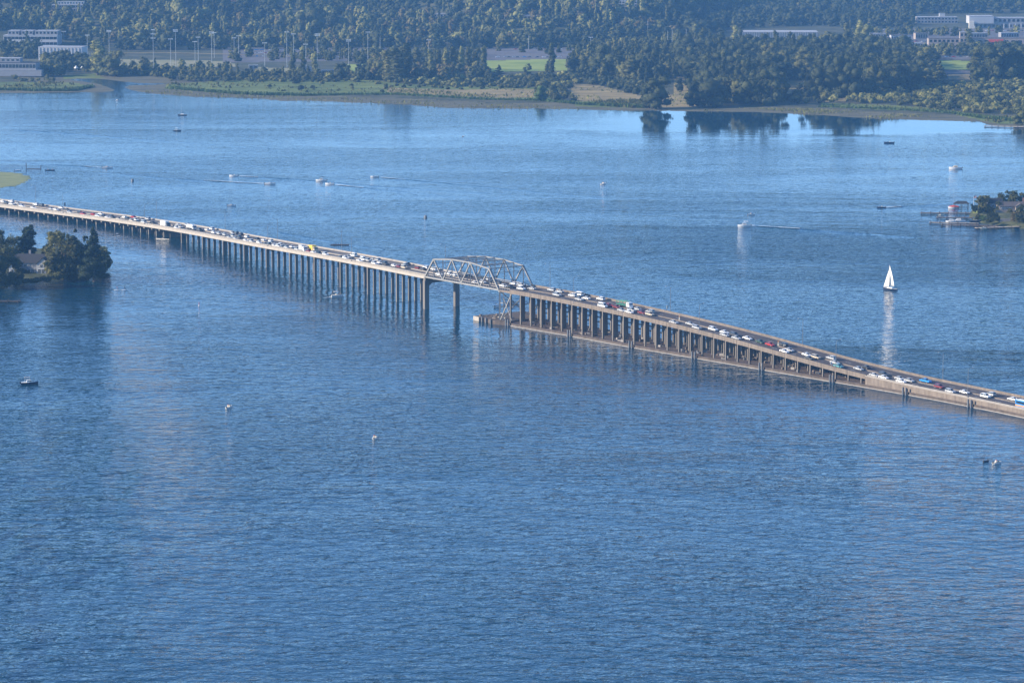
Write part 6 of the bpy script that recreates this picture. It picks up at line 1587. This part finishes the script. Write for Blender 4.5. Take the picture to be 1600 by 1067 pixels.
for a in ((147, 437, 352, 'conifer', 'needle', 1.15, 'tall dark spruce with a spiky top near the tip of the left island'),
          (116, 431, 353, 'broad', 'leaf_dark', .85, 'largest leafy tree right of the house on the left island'),
          (130, 430, 378, 'round', 'leaf_dark', 1.0, 'dark leafy tree between the largest one and the spruce'),
          (98, 431, 357, 'round', 'leaf_mid', 1.15, 'light-topped leafy tree over the right end of the house'),
          (86, 405, 359, 'round', 'leaf_mid', 1.0, 'thin leafy tree behind the roof of the island house'),
          (75, 402, 378, 'round', 'leaf_mid', 1.0, 'small leafy tree behind the dormer of the island house'),
          (44, 401, 355, 'poplar', 'needle', 2.3, 'dense dark egg-shaped cypress behind the house roof'),
          (20, 403, 361, 'round', 'leaf_pale', 1.1, 'brownish leafy tree behind the left end of the house'),
          (1, 412, 357, 'round', 'leaf_dark', 1.0, 'dark tree cut by the left edge behind the island house'),
          (2, 445, 380, 'round', 'leaf_dark', 1.3, 'large dark tree at the left edge in front of the house'),
          (-22, 444, 372, 'broad', 'leaf_dark', 1.0, 'dark tree just outside the left edge on the island'),
          (157, 418, 383, 'round', 'leaf_pale', 1.25, 'pale grey-green tree at the right tip of the left island'),
          (168, 418, 401, 'shrub', 'leaf_mid', .55, 'round bush right at the tip of the left island'),
          (148, 425, 404, 'shrub', 'leaf_dark', .8, 'dark bush under the spruce on the left island'),
          (84, 436, 422, 'shrub', 'leaf_pale', 1.2, 'sunlit bush by the lawn below the island house'),
          (93, 436, 424, 'shrub', 'leaf_mid', 1.0, 'green bush between the lawn and the stone terrace'),
          (70, 439, 430, 'shrub', 'leaf_dark', 1.6, 'low dark hedge bush on the bank right of the lawn'),
          (55, 441, 433, 'shrub', 'leaf_dark', 1.8, 'low dark hedge bush on the bank in the middle of the lawn'),
          (38, 442.5, 433.5, 'shrub', 'leaf_dark', 1.8, 'low dark hedge bush on the bank left of the lawn'),
          (22, 445, 434, 'shrub', 'leaf_dark', 1.6, 'low dark bush under the left wing of the house'),
          (38, 428, 418, 'shrub', 'leaf_dark', 1.0, 'dark shrub against the middle of the house front'),
          (27, 436, 405, 'round', 'leaf_dark', 1.0, 'leafy tree growing before the left wing of the island house'),
          (88, 433, 396, 'round', 'leaf_dark', 1.1, 'leafy tree covering the right end of the island house'),
          (66, 427, 417, 'shrub', 'leaf_dark', .9, 'dark shrub against the right gable of the house'),
          (150, 430, 414, 'shrub', 'leaf_dark', 1.1, 'dark bush on the bank below the spruce'),
          (160, 425, 411, 'shrub', 'leaf_mid', .9, 'green bush on the bank behind the island tip'),
          (138, 434, 420, 'shrub', 'needle', 1.1, 'dark low shrub at the right end of the stone terrace')): itree(*a)

# ------------------------------------------------------------------ right peninsula with docks
pen = [(1900, 400), (1700, 372), (1640, 363), (1600, 357.5), (1570, 354), (1540, 350), (1524, 345), (1514, 339), (1516, 332), (1520, 327), (1530, 322), (1560, 318), (1640, 312), (1900, 300)]
island_sheet('peninsula', pen, 1.3, 'island_soil', dome=1.6)
island_sheet('lawn', [(1520, 334), (1535, 330.5), (1550, 329.5), (1552, 332.5), (1538, 335), (1524, 337)], 2.2, 'lawn', lift=.9)
island_sheet('lawn', [(1561, 338), (1581, 337), (1581, 339.5), (1561, 340)], 2.2, 'lawn', lift=1.0)
dock([(1438, 332.5), (1516, 333)], 2.4, 'wood', 'long straight dock, uppermost of those off the right peninsula')
dock([(1463, 339.5), (1520, 340)], 2.2, 'wood', 'dock with posts, second from the top off the right peninsula')
dock([(1452, 347.5), (1530, 349)], 2.4, 'pale_wood', 'long pale dock with two white cruisers tied to it')
dock([(1470, 350.8), (1560, 352.8)], 2.0, 'wood', 'brown dock just in front of the two white cruisers')
dock([(1524, 356.2), (1592, 354)], 2.8, 'pale_wood', 'sunlit pale dock nearest the camera off the right peninsula')
motorboat(1486, 347.2, 6.5, R180, 'white cruiser tied to the pale dock, the left one of two', 'white', 'cream', 'white')
motorboat(1498, 346.8, 8.5, R180, 'larger white cruiser tied to the pale dock, the right one of two', 'white', 'white', 'white')
motorboat(1470, 337.3, 4.0, 0, 'small pale boat tied at the end of the second dock', 'cream', 'cream')
motorboat(1526, 346.8, 8.0, 0, 'dark boat moored close to the peninsula bank', 'navy', 'dark_steel', None, 'navy')
motorboat(1536, 357.5, 4.5, R180 + .2, 'pale dinghy lying on the sunlit dock', 'cream', 'cream', z=.3)
r = motorboat(1490, 325.5, 7.0, R180, 'boat with a red cover moored left of the boat canopy', 'white', 'canvas_red', wind=False)
mb = MB(); mb.sweep([[(x, -w_, 1.0), (x, w_, 1.0), (x, 0, 1.0 + h_)] for x, w_, h_ in ((-3.2, .9, .5), (0, 1.1, 1.0), (2.2, .7, .6), (3.2, .1, .2))], M['canvas_red']); mb.build('cover', r)
r = empty('boat_shelter', P(1502, 326, 0), 0, 'dark-roofed boat shelter on posts at the tip of the right peninsula', 'boat shelter')
mb = MB(); mb.add([(-5.2, -2.6, 3.2), (5.2, -2.6, 3.2), (5.2, 2.6, 3.2), (-5.2, 2.6, 3.2), (-3.0, 0, 4.8), (3.0, 0, 4.8)], [(0, 1, 5, 4), (1, 2, 5), (2, 3, 4, 5), (3, 0, 4), (0, 3, 2, 1)], M['roof_dark']); mb.build('roof', r)
for a in (-4.3, 0, 4.3):
    for b in (-2, 2): mb = MB(); mb.tube((a, b, -1), (a, b, 3.25), .14, .14, M['dark_wood'], 6); mb.build('post', r)
mb = MB(); mb.box((0, 1.5, .7), (9.5, 1.4, .2), M['dark_wood']); mb.build('platform', r)
q = P(1521, 326, 1.8); r = empty('flagpole', q, 0, 'flagpole with a red, white and blue flag at the tip of the right peninsula', 'flag')
mb = MB(); mb.tube((0, 0, 0), (0, 0, 8.2), .09, .05, M['white'], 7); mb.build('pole', r)
fl = MB()
for k in range(7): fl.box((.95, 0, 8.0 - k * .2 - .1), (1.9, .04, .199), M['canvas_red'] if k % 2 == 0 else M['white'])
fl.box((.45, -.001, 7.75), (.8, .06, .7), M['navy']); fl.build('flag', r)
q = P(1586, 330.5, 3.0); r = empty('house', q, .05, 'low wide house with a brown roof on the right peninsula', 'house')
gable(r, -10, 11, 0, 9, -.5, 3.2, 2.2, 'wall_tan', 'roof_brown'); gable(r, 0, 6, -2, 4, -.5, 3.0, 1.8, 'wall_tan', 'roof_brown', 'y', .4)
for x in (-8, -5.5, -3, 8, 9.8): win(r, x, 0, 1.5, 1.5, 1.5)
for x in (1.6, 4.2): win(r, x, -2, 1.4, 1.4, 1.5)
mb = MB(); mb.box((6.5, 5, 6.5), (1.1, 1.1, 3.0), M['wall_brick']); mb.build('chimney', r)
q = P(1556, 325.5, 3.0); r = empty('house', q, .3, 'smaller dark-roofed house at the back of the right peninsula', 'house')
gable(r, -5, 5, 0, 7, -.5, 3.4, 2.4, 'wall_grey', 'roof_dark'); win(r, -2, 0, 1.5, 1.5, 1.4); win(r, 2, 0, 1.5, 1.5, 1.4)
mb = MB(); q = P(1583, 347.8, 1.2); mb.box((0, 0, .9), (16, .7, 2.6), M['stone']); mb.box((0, 0, 2.25), (16.3, .9, .15), M['concrete']); tag(mb.build('garden_wall', None, q), 'long low stone garden wall above the sunlit dock', 'wall')
mb = MB(); q = P(1572, 331.5, 3.0); mb.box((0, 0, .5), (13, .5, 1.4), M['wall_tan']); mb.box((0, 0, 1.25), (13.2, .7, .12), M['concrete']); tag(mb.build('terrace_wall', None, q), 'tan terrace wall in front of the peninsula house', 'wall')
q = P(1565, 329.5, 3.2); r = empty('parasol', q, 0, 'red parasol beside the peninsula house', 'umbrella'); mb = MB(); mb.tube((0, 0, 0), (0, 0, 2.5), .05, .05, M['grey_metal'], 6); mb.build('pole', r)
mb = MB(); mb.tube((0, 0, 2.0), (0, 0, 2.7), 1.5, .05, M['canvas_red'], 8); mb.build('canopy', r)
def ptree(px, by, ty, kind, mk, wd, lab):
    q = P(px, by, 2.6); H = (by - ty) / mpp(q); n = int(min(4200, 2300 * wd * (H / 12)) + 300)
    tree(q - Vector((0, 0, .4)), H, kind, mk, lab, 'bush' if kind == 'shrub' else 'tree', None, wd, fine=(n, .38 / H))
for a in ((1536, 327, 304, 'round', 'leaf_mid', 1.35, 'round leafy tree at the left front of the right peninsula'),
          (1524, 331, 318, 'shrub', 'needle', .8, 'dark dense bush at the tip of the right peninsula'),
          (1552, 325, 308, 'round', 'leaf_dark', 1.4, 'dark tree between the round leafy one and the tall back trees'),
          (1567, 320, 300, 'broad', 'leaf_mid', 1.0, 'spreading tree behind the smaller peninsula house'),
          (1582, 318, 294, 'broad', 'leaf_dark', 1.0, 'tallest tree at the back of the right peninsula'),
          (1600, 318, 299, 'broad', 'leaf_mid', 1.0, 'leafy tree at the back by the right edge of the photo'),
          (1562, 331, 312, 'round', 'leaf_dark', 1.1, 'dark tree beside the red parasol on the peninsula'),
          (1592, 341, 318, 'round', 'leaf_dark', 1.2, 'dark tree in front of the brown-roofed peninsula house'),
          (1550, 343, 330, 'shrub', 'leaf_dark', 1.2, 'wide dark bush at the middle of the garden terraces'),
          (1545, 333, 321, 'shrub', 'leaf_dark', .9, 'dark bush beside the upper lawn of the peninsula'),
          (1531, 333, 322, 'shrub', 'leaf_dark', .9, 'dark bush before the round leafy tree'),
          (1528, 343, 333, 'shrub', 'leaf_mid', .9, 'green bush on the bank by the second dock'),
          (1537, 345, 335, 'shrub', 'leaf_hedge', .9, 'bright green bush on the bank left of the garden terraces'),
          (1547, 347, 338, 'shrub', 'leaf_mid', 1.1, 'green bush in front of the garden terraces'),
          (1556, 344, 335, 'shrub', 'leaf_dark', 1.1, 'dark bush amid the garden terraces'),
          (1590, 345, 328, 'shrub', 'leaf_autumn', 1.3, 'wide purple-brown hedge above the garden wall'),
          (1602, 347, 328, 'shrub', 'leaf_dark', 1.2, 'wide dark hedge at the right edge above the dock'),
          (1578, 333, 325, 'shrub', 'leaf_mid', .8, 'green bush beside the red parasol'),
          (1596, 334, 324, 'shrub', 'leaf_hedge', .9, 'bright bush before the brown-roofed house')): ptree(*a)
# jetty at the upper right
dock([(1538, 197), (1620, 199)], 4.0, 'pale_wood', 'long low jetty by the willow at the upper right shore', .9, True, 2.4)
